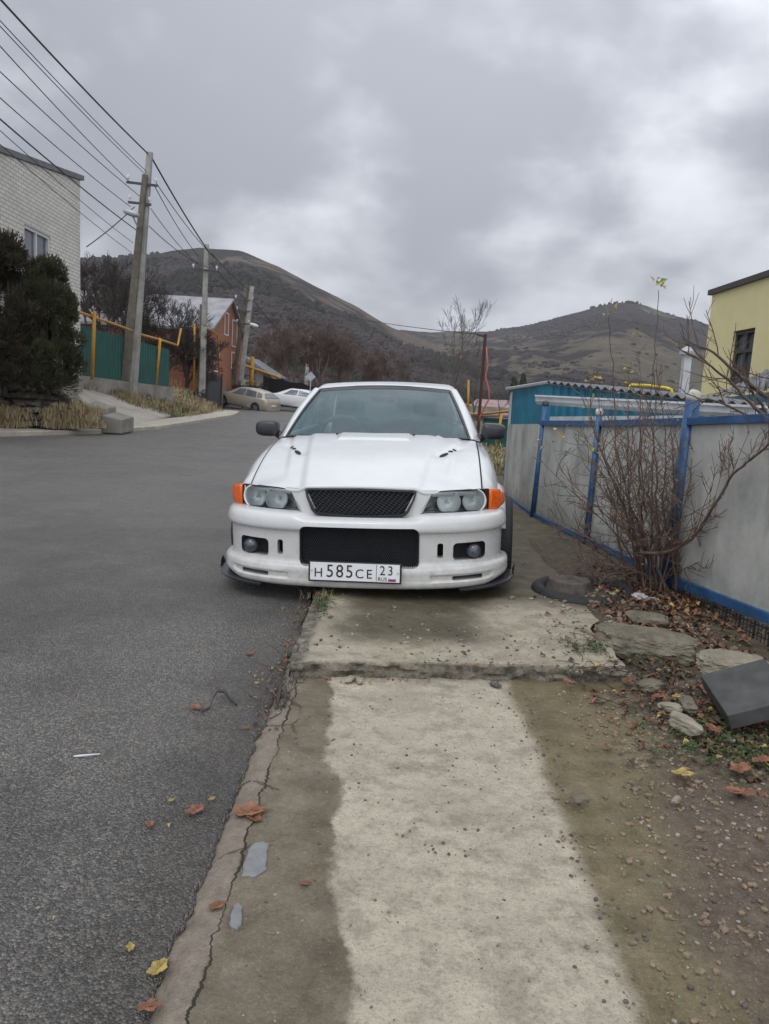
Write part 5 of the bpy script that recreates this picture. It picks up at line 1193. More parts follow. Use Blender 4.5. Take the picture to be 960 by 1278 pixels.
# pillars
for s_ in (-1, 1):
    mb = MB(); rows = []
    for k in range(15):
        v = k/14; b = sin(pi*v); a = wlo(s_*.745).lerp(whi(s_*.588), v)+Vector((0, -.012, .022))*b+Vector((0, -.001, .002))
        c = Vector((s_*.80, 1.50, .975)).lerp(Vector((s_*.645, 2.27, 1.388)), v)+Vector((s_*.012, -.006, .02))*b
        e = Vector((s_*.835, 1.56, .965)).lerp(Vector((s_*.672, 2.31, 1.345)), v)+Vector((s_*.014, .0, .012))*b
        f = Vector((s_*.83, 1.62, .965)).lerp(Vector((s_*.662, 2.37, 1.335)), v)+Vector((s_*.010, .0, .012))*b
        rows.append([a-Vector((0, -.03, .03)), a, a.lerp(c, .5)+Vector((s_*.004, -.004, .006)), c, e, f])
    mb.ring(rows, closed=False); fixn(mb.build('front_pillar', M['paint'], car, smooth=True))
    # side glass, centre pillar, rear pillar
    L0 = lambda y: Vector((s_*(.835 if y < 3.6 else .83), y, .99+.005*(y-1.6))); L1 = lambda y: Vector((s_*.665, mix(2.34, 3.30, (y-1.62)/2.0), 1.345))
    arc_patch('side_window', lambda u: L0(mix(1.62, 2.55, u)), lambda u: L1(mix(1.62, 2.55, u)), 6, 6, (s_*.015, 0, .01), M['glass2'], car)
    arc_patch('side_window', lambda u: L0(mix(2.62, 3.55, u)), lambda u: L1(mix(2.62, 3.55, u)), 6, 6, (s_*.015, 0, .01), M['glass2'], car)
    arc_patch('centre_pillar', lambda u: L0(mix(2.55, 2.62, u)), lambda u: L1(mix(2.55, 2.62, u)), 2, 6, (s_*.015, 0, .01), M['black'], car, .02)
    arc_patch('rear_pillar', lambda u: Vector((s_*mix(.835, .70, u), mix(3.52, 4.05, u), 1.0+.02*u)), lambda u: Vector((s_*mix(.665, .56, u), mix(3.26, 3.50, u), mix(1.345, 1.39, u))), 6, 6, (s_*.015, 0, .02), M['paint'], car, .03)
    # mirror
    mc = Vector((s_*.945, 1.66, 1.045)); m_ = MB(); v_, f_ = ICO3; vs = []
    for p in v_:
        q = Vector((math.copysign(abs(p.x)**.55, p.x)*.102, math.copysign(abs(p.y)**.7, p.y)*.075, math.copysign(abs(p.z)**.6, p.z)*.068))
        if p.y > 0: q.y *= .6
        q.z *= 1+.12*(-s_*p.x); q.y += .06*abs(q.x+s_*.1)*0
        vs.append(mc+Vector((q.x, q.y+.12*(s_*q.x), q.z-.02*(s_*q.x))))
    m_.add(vs, f_); mir = m_.build('door_mirror', M['satin'], car, smooth=True)
    m_ = MB(); m_.tube([(s_*.87, 1.66, 1.0), (s_*.80, 1.63, .975)], [.03, .045], 10); m_.build('mirror_arm', M['black'], mir, smooth=True)
    m_ = MB(); m_.box((mc.x, 1.712, mc.z), (.16, .006, .10)); bevel(m_.build('mirror_glass', M['pane'], mir), .01)
    # door shut line and handle
    m_ = MB(); m_.tube([(s_*.916, 2.35, .80), (s_*.93, 2.38, .80), (s_*.93, 2.5, .80), (s_*.916, 2.53, .80)], .012, 6); m_.build('door_handle', M['paint'], car)
    m_ = MB(); m_.box((s_*.916, 2.6, .6), (.004, .006, .7)); m_.build('door_gap', M['matte'], car)
arc_patch('rear_window', lambda u: Vector((mix(-.70, .70, u), 4.06-.08*(2*u-1)**2, 1.02)), lambda u: Vector((mix(-.57, .57, u), 3.42-.05*(2*u-1)**2, 1.395)), 16, 8, (0, .01, .02), M['glass2'], car)
# rear end pieces
mb = MB(); mb.box((0, 4.83, .42), (1.66, .16, .36)); bevel(mb.build('rear_bumper', M['paint'], car), .05, 4)
for s_ in (-1, 1): mb = MB(); mb.box((s_*.60, 4.86, .76), (.36, .05, .17)); bevel(mb.build('tail_light', M['red'], car), .02)
# cowl, wipers
mb = MB(); mb.ring([[wlo(mix(-.78, .78, i/24))+Vector((0, -.02, -.012)) for i in range(25)], [wlo(mix(-.78, .78, i/24))+Vector((0, .03, -.03)) for i in range(25)], ], closed=False); solid(mb.build('cowl', M['matte'], car), .01)
for xa, xb in ((-.10, -.62), (.47, .0)):
    a = wlo(xa)+Vector((0, -.02, .0)); b = wlo(xb)+Vector((0, .01, .014)); m_ = MB(); m_.tube([a+Vector((.03, 0, -.01)), a+Vector((0, 0, .016)), a+Vector((-.06, .0, .018)), a.lerp(b, .5)+Vector((0, 0, .004)), b], [.015, .014, .008, .006, .004], 6); m_.build('wiper', M['matte'], car)
# interior
it = MB(); it.box((0, 1.72, .86), (1.5, .50, .16)); bevel(it.build('dashboard', M['inter'], car), .05, 3)
m_ = MB(); R = Matrix.Rotation(radians(28), 3, 'X'); lp = []
for k in range(28): a = 2*pi*k/28; lp.append(Vector((-.35, 2.02, .98))+R @ Vector((cos(a)*.185, 0, sin(a)*.185)))
m_.tube(lp+[lp[0]], .016, 8); m_.tube([lp[0], Vector((-.35, 2.0, .97)), lp[14]], .018, 6); m_.build('steering_wheel', M['seat'], car, smooth=True)
for s_ in (-1, 1):
    m_ = MB(); m_.hexa([(s_*.36-.24, 2.62, .6), (s_*.36+.24, 2.62, .6), (s_*.36+.24, 2.76, .6), (s_*.36-.24, 2.76, .6), (s_*.36-.2, 2.84, 1.10), (s_*.36+.2, 2.84, 1.10), (s_*.36+.2, 2.94, 1.10), (s_*.36-.2, 2.94, 1.10)]); m_.box((s_*.36, 2.90, 1.20), (.24, .09, .15)); bevel(m_.build('seat', M['seat'], car), .04, 3)
m_ = MB(); m_.box((0, 3.75, .93), (1.3, .25, .28)); bevel(m_.build('rear_seat', M['seat'], car), .05, 3)
m_ = MB(); m_.box((.0, 2.02, 1.30), (.20, .03, .055)); bevel(m_.build('rear_view_mirror', M['black'], car), .012)
m_ = MB(); m_.add([(-.66, 1.62, .955), (-.46, 1.58, .955), (-.43, 1.64, .955), (-.60, 1.70, .955)], [(0, 1, 2, 3)]); solid(m_.build('dashboard_papers', M['paper'], car), .01, 1)
# number plate
pc = Vector((-.018, -.040, .2235)); pl = empty('number_plate'); pl.parent = car; pl.location = pc; pl.rotation_euler = (radians(-4), radians(.6), 0)
def pbox(nm, x0, x1, z0, z1, y, t, mat, bev=0.):
    m_ = MB(); m_.box(((x0+x1)/2, y-t/2, (z0+z1)/2), (x1-x0, t, z1-z0)); o = m_.build(nm, M[mat], pl)
    if bev: bevel(o, bev, 3, 60)
    return o
pbox('holder', -.297, .297, -.066, .066, .006, .010, 'ink', .006); pbox('face', -.285, .285, -.055, .058, -.004, .004, 'plate')
pbox('divider', .136, .139, -.053, .056, -.008, .0012, 'ink')
PM = Matrix.Rotation(pi/2, 4, 'X')
def pt(s, x, z, size, sq=.95): text_mesh(s, 'plate_character', M['ink'], pl, Matrix.Translation((x, -.0092, z)) @ PM, size, .0008, sq)
for ch, x, sz, dz_ in (('H', -.232, .083, -.010), ('5', -.158, .116, .001), ('8', -.096, .116, .001), ('5', -.034, .116, .001), ('C', .030, .083, -.010), ('E', .092, .083, -.010)): pt(ch, x, dz_, sz, .98 if sz < .1 else .9)
pt('2', .176, .016, .085, .9); pt('3', .226, .016, .085, .9); pt('RUS', .176, -.037, .034, 1.)
pbox('flag_white', .214, .262, -.034, -.026, -.0085, .001, 'frame_w'); pbox('flag_blue', .214, .262, -.042, -.034, -.0085, .001, 'flagb'); pbox('flag_red', .214, .262, -.050, -.042, -.0085, .001, 'flagr')
for s_ in (-1, 1): m_ = MB(); m_.tube([(s_*.274, -.004, .004), (s_*.274, -.012, .004)], .006, 10); m_.build('plate_screw', M['galv'], pl)

# ------------------------------------------------------------------ far parked cars
def small_car(label, p0, yaw, paint, st, group='cars parked beyond the road bend', sc=.86, hatch=True, pitch=0.):
    t = empty('parked_car', p0, label, 'car', group, yaw); t.rotation_euler = (pitch, 0, yaw); t.scale = (sc, sc, sc)
    rows = []
    for (y, w_, zb, belt, top, wt) in st:
        pr = [(0, zb), (w_-.10, zb), (w_-.02, zb+.07), (w_, mix(zb, belt, .5)), (w_-.015, belt-.06), (w_-.05, belt), (mix(w_-.06, wt, .93), mix(belt, top, .86)), (wt-.06, mix(belt, top, .985)), (0, top+.0)]
        rows.append([(x, y, z) for x, z in pr]+[(-x, y, z) for x, z in reversed(pr[1:-1])])
    mb = MB(); mb.ring(rows, cap=True); b = fixn(mb.build('body', paint, t)); cut = []
    for wy in (.88, 3.55):
        mb = MB(); mb.tube([(-1.2, wy, .33), (1.2, wy, .33)], .37, 24); cut.append(mb.build('c', M['matte']))
    bpy.context.view_layer.update()
    for c in cut: c.matrix_world = t.matrix_world
    cutb(b, cut); b.data.materials.clear(); b.data.materials.append(paint); subs_ = smooth_by_angle(b, 45)
    mb = MB(); mb.box((0, 2.2, .35), (1.3, 3.9, .25)); mb.build('underbody', M['matte'], t)
    for wy in (.88, 3.55):
        for s_ in (-1, 1): wheel(t, (s_*.80, wy, .33), .33, .2, s_, n=24)
    def at(y, v, s_, off=.012):
        Ys = [q[0] for q in st]; w_ = ip(y, Ys, [q[1] for q in st]); be = ip(y, Ys, [q[3] for q in st]); tp = ip(y, Ys, [q[4] for q in st]); wt = ip(y, Ys, [q[5] for q in st])
        x0, z0 = w_-.05, be; x1, z1 = mix(w_-.06, wt, .93), mix(be, tp, .86); return Vector((s_*(mix(x0, x1, v)+off), y, mix(z0, z1, v)))
    for s_ in (-1, 1):
        for (y0, y0t, y1, y1t) in ((1.50, 2.0, 2.52, 2.52), (2.60, 2.60, 3.50, 3.36), (3.58, 3.44, 4.0, 3.78)):
            if not hatch and y0 > 3.55: continue
            mb = MB(); mb.ring([[at(mix(y0, y0t, v), .06+.9*v, s_) for v in (0, .5, 1)], [at(mix(y1, y1t, v), .06+.9*v, s_) for v in (0, .5, 1)]], closed=False); solid(mb.build('side_window', M['pane'], t), .01, 0)
    k = [q for q in st if q[4]-q[3] > .3]; f0 = st[[q[0] for q in st].index(k[0][0])-1]; r0 = st[[q[0] for q in st].index(k[-1][0])+1]
    for nm, a, b_ in (('windscreen', f0, k[0]), ('rear_window', r0, k[-1])):
        sg = -1 if nm == 'windscreen' else 1
        lo = [(x, a[0]+sg*.012, a[4]+.018) for x in (-(a[1]-.14), a[1]-.14)]; hi = [(x, b_[0]+sg*.012, b_[4]-.0) for x in (-(b_[5]-.12), b_[5]-.12)]
        mb = MB(); mb.add([lo[0], lo[1], hi[1], hi[0]], [(0, 1, 2, 3)]); solid(mb.build(nm, M['pane'], t), .02, 0)
    e = st[-1]; e2 = st[-2]
    for s_ in (-1, 1):
        mb = MB(); z = e2[3]-.12; xa = e2[1]; mb.hexa([(s_*(xa-.30), e[0]+.01, z-.08), (s_*(xa-.02), e2[0]+.02, z-.06), (s_*(xa+.012), e2[0]-.22, z-.0), (s_*(xa-.3), e[0]-.15, z-.08), (s_*(xa-.30), e[0]-.02, z+.07), (s_*(xa-.03), e2[0]+.0, z+.09), (s_*(xa-.0), e2[0]-.28, z+.10), (s_*(xa-.3), e[0]-.15, z+.07)]); fixn(mb.build('tail_light', M['red'], t))
        mb = MB(); f = st[1]; mb.box((s_*(f[1]-.2), f[0]-.02, .66), (.3, .1, .13)); bevel(mb.build('headlight', M['chrome'], t), .03)
    mb = MB(); mb.box((0, e[0]+.012, .62), (.5, .012, .11)); mb.build('rear_plate', M['plate'], t)
    return t
st_h = [(0, .62, .28, .52, .53, .5), (.12, .78, .22, .66, .68, .6), (.5, .86, .2, .80, .83, .66), (1.05, .90, .2, .90, .97, .7), (1.95, .90, .2, .93, 1.42, .60), (2.7, .90, .2, .95, 1.48, .61), (3.5, .90, .2, .99, 1.42, .60), (3.85, .89, .2, 1.01, 1.34, .57), (4.22, .85, .24, 1.0, 1.06, .62), (4.36, .76, .30, .86, .88, .60)]
st_s = [(0, .62, .28, .52, .53, .5), (.12, .78, .22, .66, .68, .6), (.5, .86, .2, .80, .83, .66), (1.1, .88, .2, .92, .97, .7), (1.95, .88, .2, .94, 1.38, .58), (2.7, .88, .2, .96, 1.42, .60), (3.25, .88, .2, .98, 1.36, .57), (3.95, .87, .2, 1.0, 1.06, .68), (4.35, .82, .26, .97, 1.02, .66), (4.45, .74, .30, .82, .84, .60)]
def place_by_wheels(pf, pr, half=.80): pass
# beige hatchback: rear right of picture, nose away to the left
rw = D(337.5, 515, 44.0); fw = rw+Vector((-2.03, 1.08, 0)); fw.z = D(297, 505.5, fw.y).z; d = Vector((rw.x-fw.x, rw.y-fw.y, 0)); yaw = atan2(d.y, d.x)-pi/2
def put(label, fw, yaw, paint, st, side, pitch=0., hatch=True, zz=None):
    Rz = Matrix.Rotation(yaw, 3, 'Z'); o = fw-(Rz @ Vector((side*.80, .88, 0)))*.86; o.z = zz if zz is not None else fw.z; return small_car(label, o, yaw, paint, st, hatch=hatch, pitch=pitch)
dd = (rw-fw); pit = -atan2(fw.z-rw.z, sqrt(dd.x**2+dd.y**2))
put('beige metallic hatchback parked in profile across the far end of the road', fw, yaw, M['beige'], st_h, -1, pit, True, fw.z+.06)
rw2 = D(352, 515, 44.6)
put('white saloon parked behind the beige hatchback, only its tail showing', Vector((fw.x+2.3, fw.y+1.3, .25)), yaw+.25, M['whitep'], st_s, -1, pit*.7, False, .28)
put('dark saloon parked beyond the white one in front of the black net', Vector((fw.x+4.2, fw.y+3.6, .2)), yaw+.3, M['navy'], st_s, -1, pit*.5, False, .22)

# ------------------------------------------------------------------ fence of grey sheets in a blue frame
fen = empty('sheet_fence', (0, 0, 0), 'fence of grey cement sheets in a peeling blue steel frame right of the white car', 'fence')
FB = [(664, 645, 9.4, 680, 527), (731, 676, 7.8, 746, 524+2), (832, 730, 5.95, 862, 523)]
def fb(px, py, z): return G(px, py, z)
zb_ = .10
bot = [G(632, 621, .08), G(664, 643, .10), G(731, 674, .12), G(829, 720, .17), G(960, 772, .24)]
bot.append(bot[-1]+(bot[-1]-bot[-2])*1.2)
bot[0] = G(626, 616, .06)
topz = [D(640, 528, bot[0].y).z, D(681, 527, bot[1].y).z, D(745, 527, bot[2].y).z, D(862, 525, bot[3].y).z, D(960, 516, bot[4].y).z, 1.52]
for i in range(len(bot)-1):
    a, b = bot[i], bot[i+1]; dv = (b-a).normalized(); nv_ = Vector((dv.y, -dv.x, 0)).normalized()
    if nv_.x > 0: nv_ = -nv_
    nsh = 1 if i in (0,) else 2
    for k in range(nsh):
        u0, u1 = k/nsh, (k+1)/nsh; p, q = a.lerp(b, u0), a.lerp(b, u1); mb = MB(); g = .004; off = -nv_*(.012 if k % 2 else 0.02)
        if k: p = p-dv*.03
        lean0 = Vector((0, 0, 0)); zt0, zt1 = mix(topz[i], topz[i+1], u0), mix(topz[i], topz[i+1], u1)
        mb.hexa([Vector((v.x, v.y, z_))+off+(nv_*-t_) for z_, lst in ((None, 0),) for v, z_, t_ in ((p, p.z+.01, 0), (q, q.z+.01, 0), (q, q.z+.01, .008), (p, p.z+.01, .008), (p, zt0-.02, 0), (q, zt1-.02, 0), (q, zt1-.02, .008), (p, zt0-.02, .008))])
        fixn(mb.build('sheet', M['sheet'], fen))
    def rail(za, zb2, h, nm, t_=.05, out=.0):
        m_ = MB(); A_ = Vector((a.x, a.y, za))+nv_*out; B_ = Vector((b.x, b.y, zb2))+nv_*out
        if i == 3 : A_ = A_-dv*.0
        m_.hexa([A_-up*h/2-nv_*t_, B_-up*h/2-nv_*t_, B_-up*h/2+nv_*.012, A_-up*h/2+nv_*.012, A_+up*h/2-nv_*t_, B_+up*h/2-nv_*t_, B_+up*h/2+nv_*.012, A_+up*h/2+nv_*.012]); fixn(bevel(m_.build(nm, M['blue'], fen), .004))
    if i > 0: rail(topz[i]-.01, topz[i+1]-.01, .055, 'top_rail')
    rail(a.z, b.z, .065, 'bottom_rail')
PW = [None, (.030, (664, 650), (681, 505)), (.028, (731, 682), (748, 517)), (.052, (832, 738), (865, 500))]
for i in (1, 2, 3):
    r, pb, pt_ = PW[i]; Y = bot[i].y-.05; A_ = D(*pb, Y); B_ = D(*pt_, Y); A_ = A_-(B_-A_).normalized()*.12
    m_ = MB(); m_.tube([A_, B_], r, 12); po = m_.build('post', M['blue'], fen, smooth=True)
    m_ = MB()
    if i == 3: rock(m_, B_+Vector((0, 0, .03)), (.048, .048, .047), 1, ICO2, .03); m_.build('ball_cap', M['ballw'], po, smooth=True)
    elif i == 2: rock(m_, B_+Vector((0, 0, .02)), (.036, .036, .034), 3, ICO2, .03); m_.build('ball_cap', M['ballw'], po, smooth=True)
    else: rock(m_, B_+Vector((0, 0, .01)), (.036, .036, .036), 2, ICO2, .03); m_.build('ball_cap', M['steel'], po, smooth=True)
# black wire edging under the frame
ed = empty('wire_edging', (0, 0, 0), 'low black grid edging under the blue bottom rail at the right', 'edging'); a, b = bot[3]+Vector((-.03, 0, 0)), bot[5]+Vector((-.05, 0, 0)); L_ = (b-a).length; dv = (b-a)/L_
mb = MB(); n_ = int(L_/.038)
for k in range(n_+1):
    p = a.lerp(b, k/n_); zt = p.z-.03; r_ = .0075 if k % 4 == 0 else .0028; mb.tube([(p.x, p.y, .0), (p.x, p.y, zt)], r_, 4)
for z_ in (.05, .11): mb.tube([(a.x, a.y, a.z-z_), (b.x, b.y, b.z-z_)], .004, 4)
mb.build('grid', M['black'], ed)

# ------------------------------------------------------------------ bare shrub at the fence
def limb(mb, pts, r0, r1, n=6):
    P_ = [Vector(p) for p in pts]; out_ = []
    for i in range(len(P_)-1):
        p0 = P_[max(0, i-1)]; p1 = P_[i]; p2 = P_[i+1]; p3 = P_[min(len(P_)-1, i+2)]
        for k in range(5):
            t = k/5; out_.append(.5*((2*p1)+(p2-p0)*t+(2*p0-5*p1+4*p2-p3)*t*t+(3*p1-3*p2+p3-p0)*t**3)+Vector((rn.gauss(0, .004), rn.gauss(0, .004), 0)))
    out_.append(P_[-1]); mb.tube(out_, [mix(r0, r1, i/(len(out_)-1)) for i in range(len(out_))], n, cap=False); return out_
rn = random.Random(21); sb = D(815, 748, 5.45); sb.z = dz(sb.x, sb.y)-.02
shrub = empty('bare_shrub', (0, 0, 0), 'bare many stemmed shrub with a few yellowing leaves in front of the grey sheet fence', 'shrub')
stem = MB(); twig = MB(); LV = []; LVg = []
def leafq(lst, p, s_, r_):
    d = Vector((r_.gauss(0, 1), r_.gauss(0, 1), r_.gauss(-.3, .8))).normalized(); sd_ = d.orthogonal().normalized(); sd_.rotate(Matrix.Rotation(r_.uniform(0, 6.3), 3, d)); n_ = d.cross(sd_)
    lst.append((p, d, sd_, n_, s_))
def tw(p, d, L_, r, lvl, green=False):
    n = 5; pts = [p]; q = p.copy(); dd = d.copy()
    for i in range(n): dd = (dd+Vector((rn.gauss(0, .10), rn.gauss(0, .10), rn.gauss(.05, .08)))).normalized(); q = q+dd*L_/n; pts.append(q.copy())
    (stem if r > .004 else twig).tube(pts, [mix(r, max(.0017, r*.5), i/n) for i in range(n+1)], 5 if r > .004 else 3, cap=False)
    if lvl > 0:
        for k in range(rn.randint(3, 5)):
            u = rn.uniform(.15, .98); i = min(n-1, int(u*n)); s_ = pts[i].lerp(pts[i+1], u*n-i); ax = dd.orthogonal().normalized(); ax.rotate(Matrix.Rotation(rn.uniform(0, 6.28), 3, dd)); an = rn.uniform(.45, 1.1)
            nd = (dd*cos(an)+ax*sin(an)+Vector((0, 0, .12))).normalized(); tw(s_, nd, L_*rn.uniform(.3, .55), max(.0022, r*.6), lvl-1)
    elif rn.random() < .045: leafq(LV if rn.random() < .6 else LVg, pts[-1], rn.uniform(.014, .026), rn)
    return pts
for k, (px, py, yo, r) in enumerate([(740, 560, .1, .009), (765, 545, -.2, .010), (785, 500, .05, .013), (800, 470, .1, .012), (812, 520, -.1, .014), (838, 545, .1, .012), (862, 590, .1, .010), (885, 640, 0, .010), (720, 610, 0, .009), (700, 650, -.2, .008), (755, 600, -.3, .009), (778, 560, -.3, .010), (825, 500, -.15, .010), (850, 630, -.25, .008), (735, 520, .15, .008), (690, 590, .25, .007), (805, 570, -.35, .010), (900, 690, -.1, .007), (718, 668, .1, .006), (870, 560, .0, .008), (752, 530, -.1, .008), (905, 645, -.25, .007), (842, 590, -.3, .008), (790, 540, .2, .009), (730, 580, -.1, .008), (820, 480, .05, .008), (705, 700, -.2, .006), (878, 700, -.3, .006)]):
    e = D(px, py, 5.45+yo); b_ = sb+Vector((rn.gauss(0, .085), rn.gauss(0, .07), 0)); m1 = b_.lerp(e, .45)+Vector((rn.gauss(0, .04), rn.gauss(0, .04), .10*abs(e.x-b_.x)))
    pts = limb(stem, [b_, b_.lerp(m1, .5)+Vector((rn.gauss(0, .015), 0, .03)), m1, m1.lerp(e, .5)+Vector((rn.gauss(0, .02), 0, 0)), e], r*1.05, .002, 6)
    for j in range(5, len(pts)-1, 1):
        dd = (pts[j+1]-pts[j]).normalized(); ax = dd.orthogonal().normalized(); ax.rotate(Matrix.Rotation(rn.uniform(0, 6.28), 3, dd)); nd = (dd*.6+ax*rn.uniform(.5, .9)).normalized(); tw(pts[j], nd, rn.uniform(.10, .36), .0036, 1)
    dd = (pts[-1]-pts[-3]).normalized(); tw(pts[-1], dd, .18, .002, 1)
# tall shoots with the last leaves
for pts_, cl in (([(806, 640), (800, 560), (812, 500), (818, 430), (822, 362)], (822, 354, 9)), ([(790, 640), (770, 560), (766, 480), (762, 420), (760, 388)], (760, 382, 5)), ([(775, 620), (742, 540), (738, 490), (742, 462)], (742, 470, 4))):
    P_ = [D(px, py, 5.4-.05*i) for i, (px, py) in enumerate(pts_)]; o_ = limb(twig, P_, .0055, .0022, 5)
    c_ = D(cl[0], cl[1], 5.4-.05*(len(pts_)-1))
    for k in range(cl[2]): leafq(LV if rn.random() < .6 else LVg, c_+Vector((rn.gauss(0, .022), rn.gauss(0, .02), rn.gauss(-.01, .02))), rn.uniform(.028, .045), rn)
    for q in o_[6::4]:
        if rn.random() < .5: leafq(LV if rn.random() < .5 else LVg, q+Vector((.01, -.01, 0)), rn.uniform(.02, .035), rn)
for (px, py, n_, s_) in ((697, 543, 5, .035), (745, 565, 9, .03), (752, 592, 6, .03), (778, 455, 6, .024), (782, 462, 4, .022), (742, 463, 4, .024), (672, 560, 4, .025), (809, 668, 3, .04), (862, 660, 3, .03), (828, 555, 4, .028), (770, 648, 3, .03), (795, 620, 4, .025), (738, 498, 4, .025), (788, 418, 3, .02)):
    for k in range(n_): leafq(LV if rn.random() < .55 else LVg, D(px+rn.gauss(0, 5), py+rn.gauss(0, 6), 5.4+rn.gauss(0, .05)), s_*rn.uniform(.7, 1.2), rn)
# the long low branch that sweeps right and up
b1_ = limb(stem, [sb+Vector((.02, 0, .30)), D(800, 690, 5.3), D(835, 688, 5.2), D(868, 668, 5.1), D(892, 630, 4.85), D(915, 592, 4.7), D(945, 568, 4.5), D(985, 530, 4.3)], .013, .006, 8)
for j in range(6, len(b1_)-1, 2):
    dd = (b1_[j+1]-b1_[j]).normalized(); tw(b1_[j], (dd*.5+Vector((rn.gauss(0, .4), rn.gauss(0, .3), rn.uniform(-.2, .8)))).normalized(), rn.uniform(.18, .45), .004, 2)
limb(stem, [sb, D(770, 715, 5.4), D(745, 735-5, 5.35), D(738, 700, 5.4)], .010, .004)
stem.build('stems', M['barks'], shrub, smooth=True); twig.build('twigs', M['barks'], shrub)
def leaves_mesh(lst, nm, mat, parent, curl=.35):
    mb = MB()
    for (p, d, sd_, n_, s_) in lst:
        c = curl*s_; mb.add([p, p+d*s_*.5+sd_*s_*.42+n_*c*.6, p+d*s_*.55, p+d*s_*.5-sd_*s_*.42+n_*c*.6, p+d*s_*1.0+sd_*s_*.2-n_*c*.2, p+d*s_*1.35-n_*c*.6, p+d*s_*1.0-sd_*s_*.2-n_*c*.2], [(0, 2, 1), (0, 3, 2), (1, 2, 4), (2, 3, 6), (2, 5, 4), (2, 6, 5)])
    return mb.build(nm, mat, parent)
leaves_mesh(LV, 'yellow_foliage', M['lf_ye'], shrub); leaves_mesh(LVg, 'green_foliage', M['lf_gr'], shrub)
# tree reaching in from the right edge
rn = random.Random(5); rt = empty('bare_fruit_tree', (0, 0, 0), 'leafless fruit tree whose reddish branches reach in over the fence at the right edge', 'tree'); stem = MB(); twig = MB()
tr = Vector((3.95, 5.9, 0)); fork = Vector((3.75, 5.7, .95)); limb(stem, [tr-Vector((0, 0, .2)), tr+Vector((.03, 0, .5)), fork], .07, .045, 10)
for pts_, r in (([fork, D(1010, 520, 5.0), D(960, 497, 4.95), D(925, 470, 4.9), D(890, 440, 4.9), D(862, 428, 4.9)], .020), ([fork, D(1000, 540, 4.9), D(950, 515, 4.85), D(915, 480, 4.85), D(880, 452, 4.8), D(848, 436, 4.8)], .013), ([fork, D(1020, 600, 5.1), D(975, 545, 5.), D(950, 505, 5.), D(935, 480, 5.), D(925, 455, 5)], .012), ([fork, D(1000, 560, 5.3), D(955, 530, 5.3), D(905, 505, 5.3), D(880, 498, 5.25), D(860, 505, 5.2)], .010)):
    o_ = limb(stem, pts_, r*1.2, .0035, 7)
    for j in range(7, len(o_)-1, 2):
        dd = (o_[j+1]-o_[j]).normalized(); tw(o_[j], (dd*.35+Vector((rn.gauss(-.1, .5), rn.gauss(0, .3), rn.gauss(.15, .6)))).normalized(), rn.uniform(.12, .34), .0042, 1)
stem.build('trunk', M['barkr'], rt, smooth=True); twig.build('crown', M['barkr'], rt)
rn = random.Random(31)
# ------------------------------------------------------------------ half-buried tyre and stump
tc_ = D(722, 752, 5.3); tc_ = Vector((1.44, 5.30, .09)); t = MB(); R_, r_ = .315, .06; lp = []
for k in range(48):
    a = 2*pi*k/48; wob = 1+.02*sin(3*a); c = tc_+Vector((cos(a)*R_*wob, sin(a)*R_*.95, -.010+.012*sin(a+1))); lp.append([c+Vector((cos(a)*cos(b)*r_*.9, sin(a)*cos(b)*r_*.9, sin(b)*r_)) for b in [2*pi*q/10 for q in range(10)]])
t.ring(lp+[lp[0]]); o = t.build('buried_tyre', M['rubber'], smooth=True); tag(o, 'old black tyre half buried round the cut stump', 'tyre')
mb = MB(); sc_ = Vector((1.33, 5.30, .10)); lp = []
for (z, f) in ((-.12, 1.45), (-.02, 1.3), (.045, 1.2), (.075, 1.18), (.082, 1.12), (.084, .5), (.085, .05)):
    lp.append([sc_+Vector((cos(a)*.125*f*(1+.10*noise.noise(Vector((cos(a)*2.5, sin(a)*2.5, z*(1 if z < .05 else 0))))), sin(a)*.12*f*(1+.1*noise.noise(Vector((cos(a)*2, sin(a)*2, 4)))), z+.010*noise.noise(Vector((cos(a)*3*f, sin(a)*3*f, 1))))) for a in [2*pi*q/36 for q in range(36)]])
mb.ring(lp, cap=True); tag(fixn(mb.build('tree_stump', M['wood'])), 'low cut tree stump inside the half buried tyre', 'stump')
# ------------------------------------------------------------------ rocks, block
def onerock(name, label, cat, px0, px1, py0, py1, thick, mat, seed, base=None, rough=.3, yaw=0., z=.04, tilt=0., group=None, dep=None):
    base = base if base is ICO2 else ICO5
    c = G((px0+px1)/2, mix(py0, py1, .62), z); l = (G(px1, py1, z)-G(px0, py1, z)).length/2; d_ = dep or l*.5
    mb = MB(); rock(mb, (0, 0, 0), (l, d_, thick), seed, base, rough, Euler((tilt, 0, yaw)).to_matrix()); o = mb.build(name, M[mat], loc=(c.x, c.y, z+thick*.45)); 
    return tag(o, label, cat, group)
onerock('concrete_rubble', 'long rough slab of broken concrete lying across the end of the pavement edge', 'rubble', 745, 872, 775, 838, .085, 'rubble', 3, ICO3, .22, -.42, .05, .06, dep=.17)
onerock('rock', 'smooth pale boulder behind the grey block', 'rock', 872, 962, 800, 862, .07, 'pale_rock', 6, ICO3, .22, -.35, .06, dep=.13)
onerock('rock', 'flat mossy stone between the shrub and the rubble slab', 'rock', 785, 832, 757, 788, .04, 'rubble', 9, ICO2, .3, 0, .11, dep=.08)
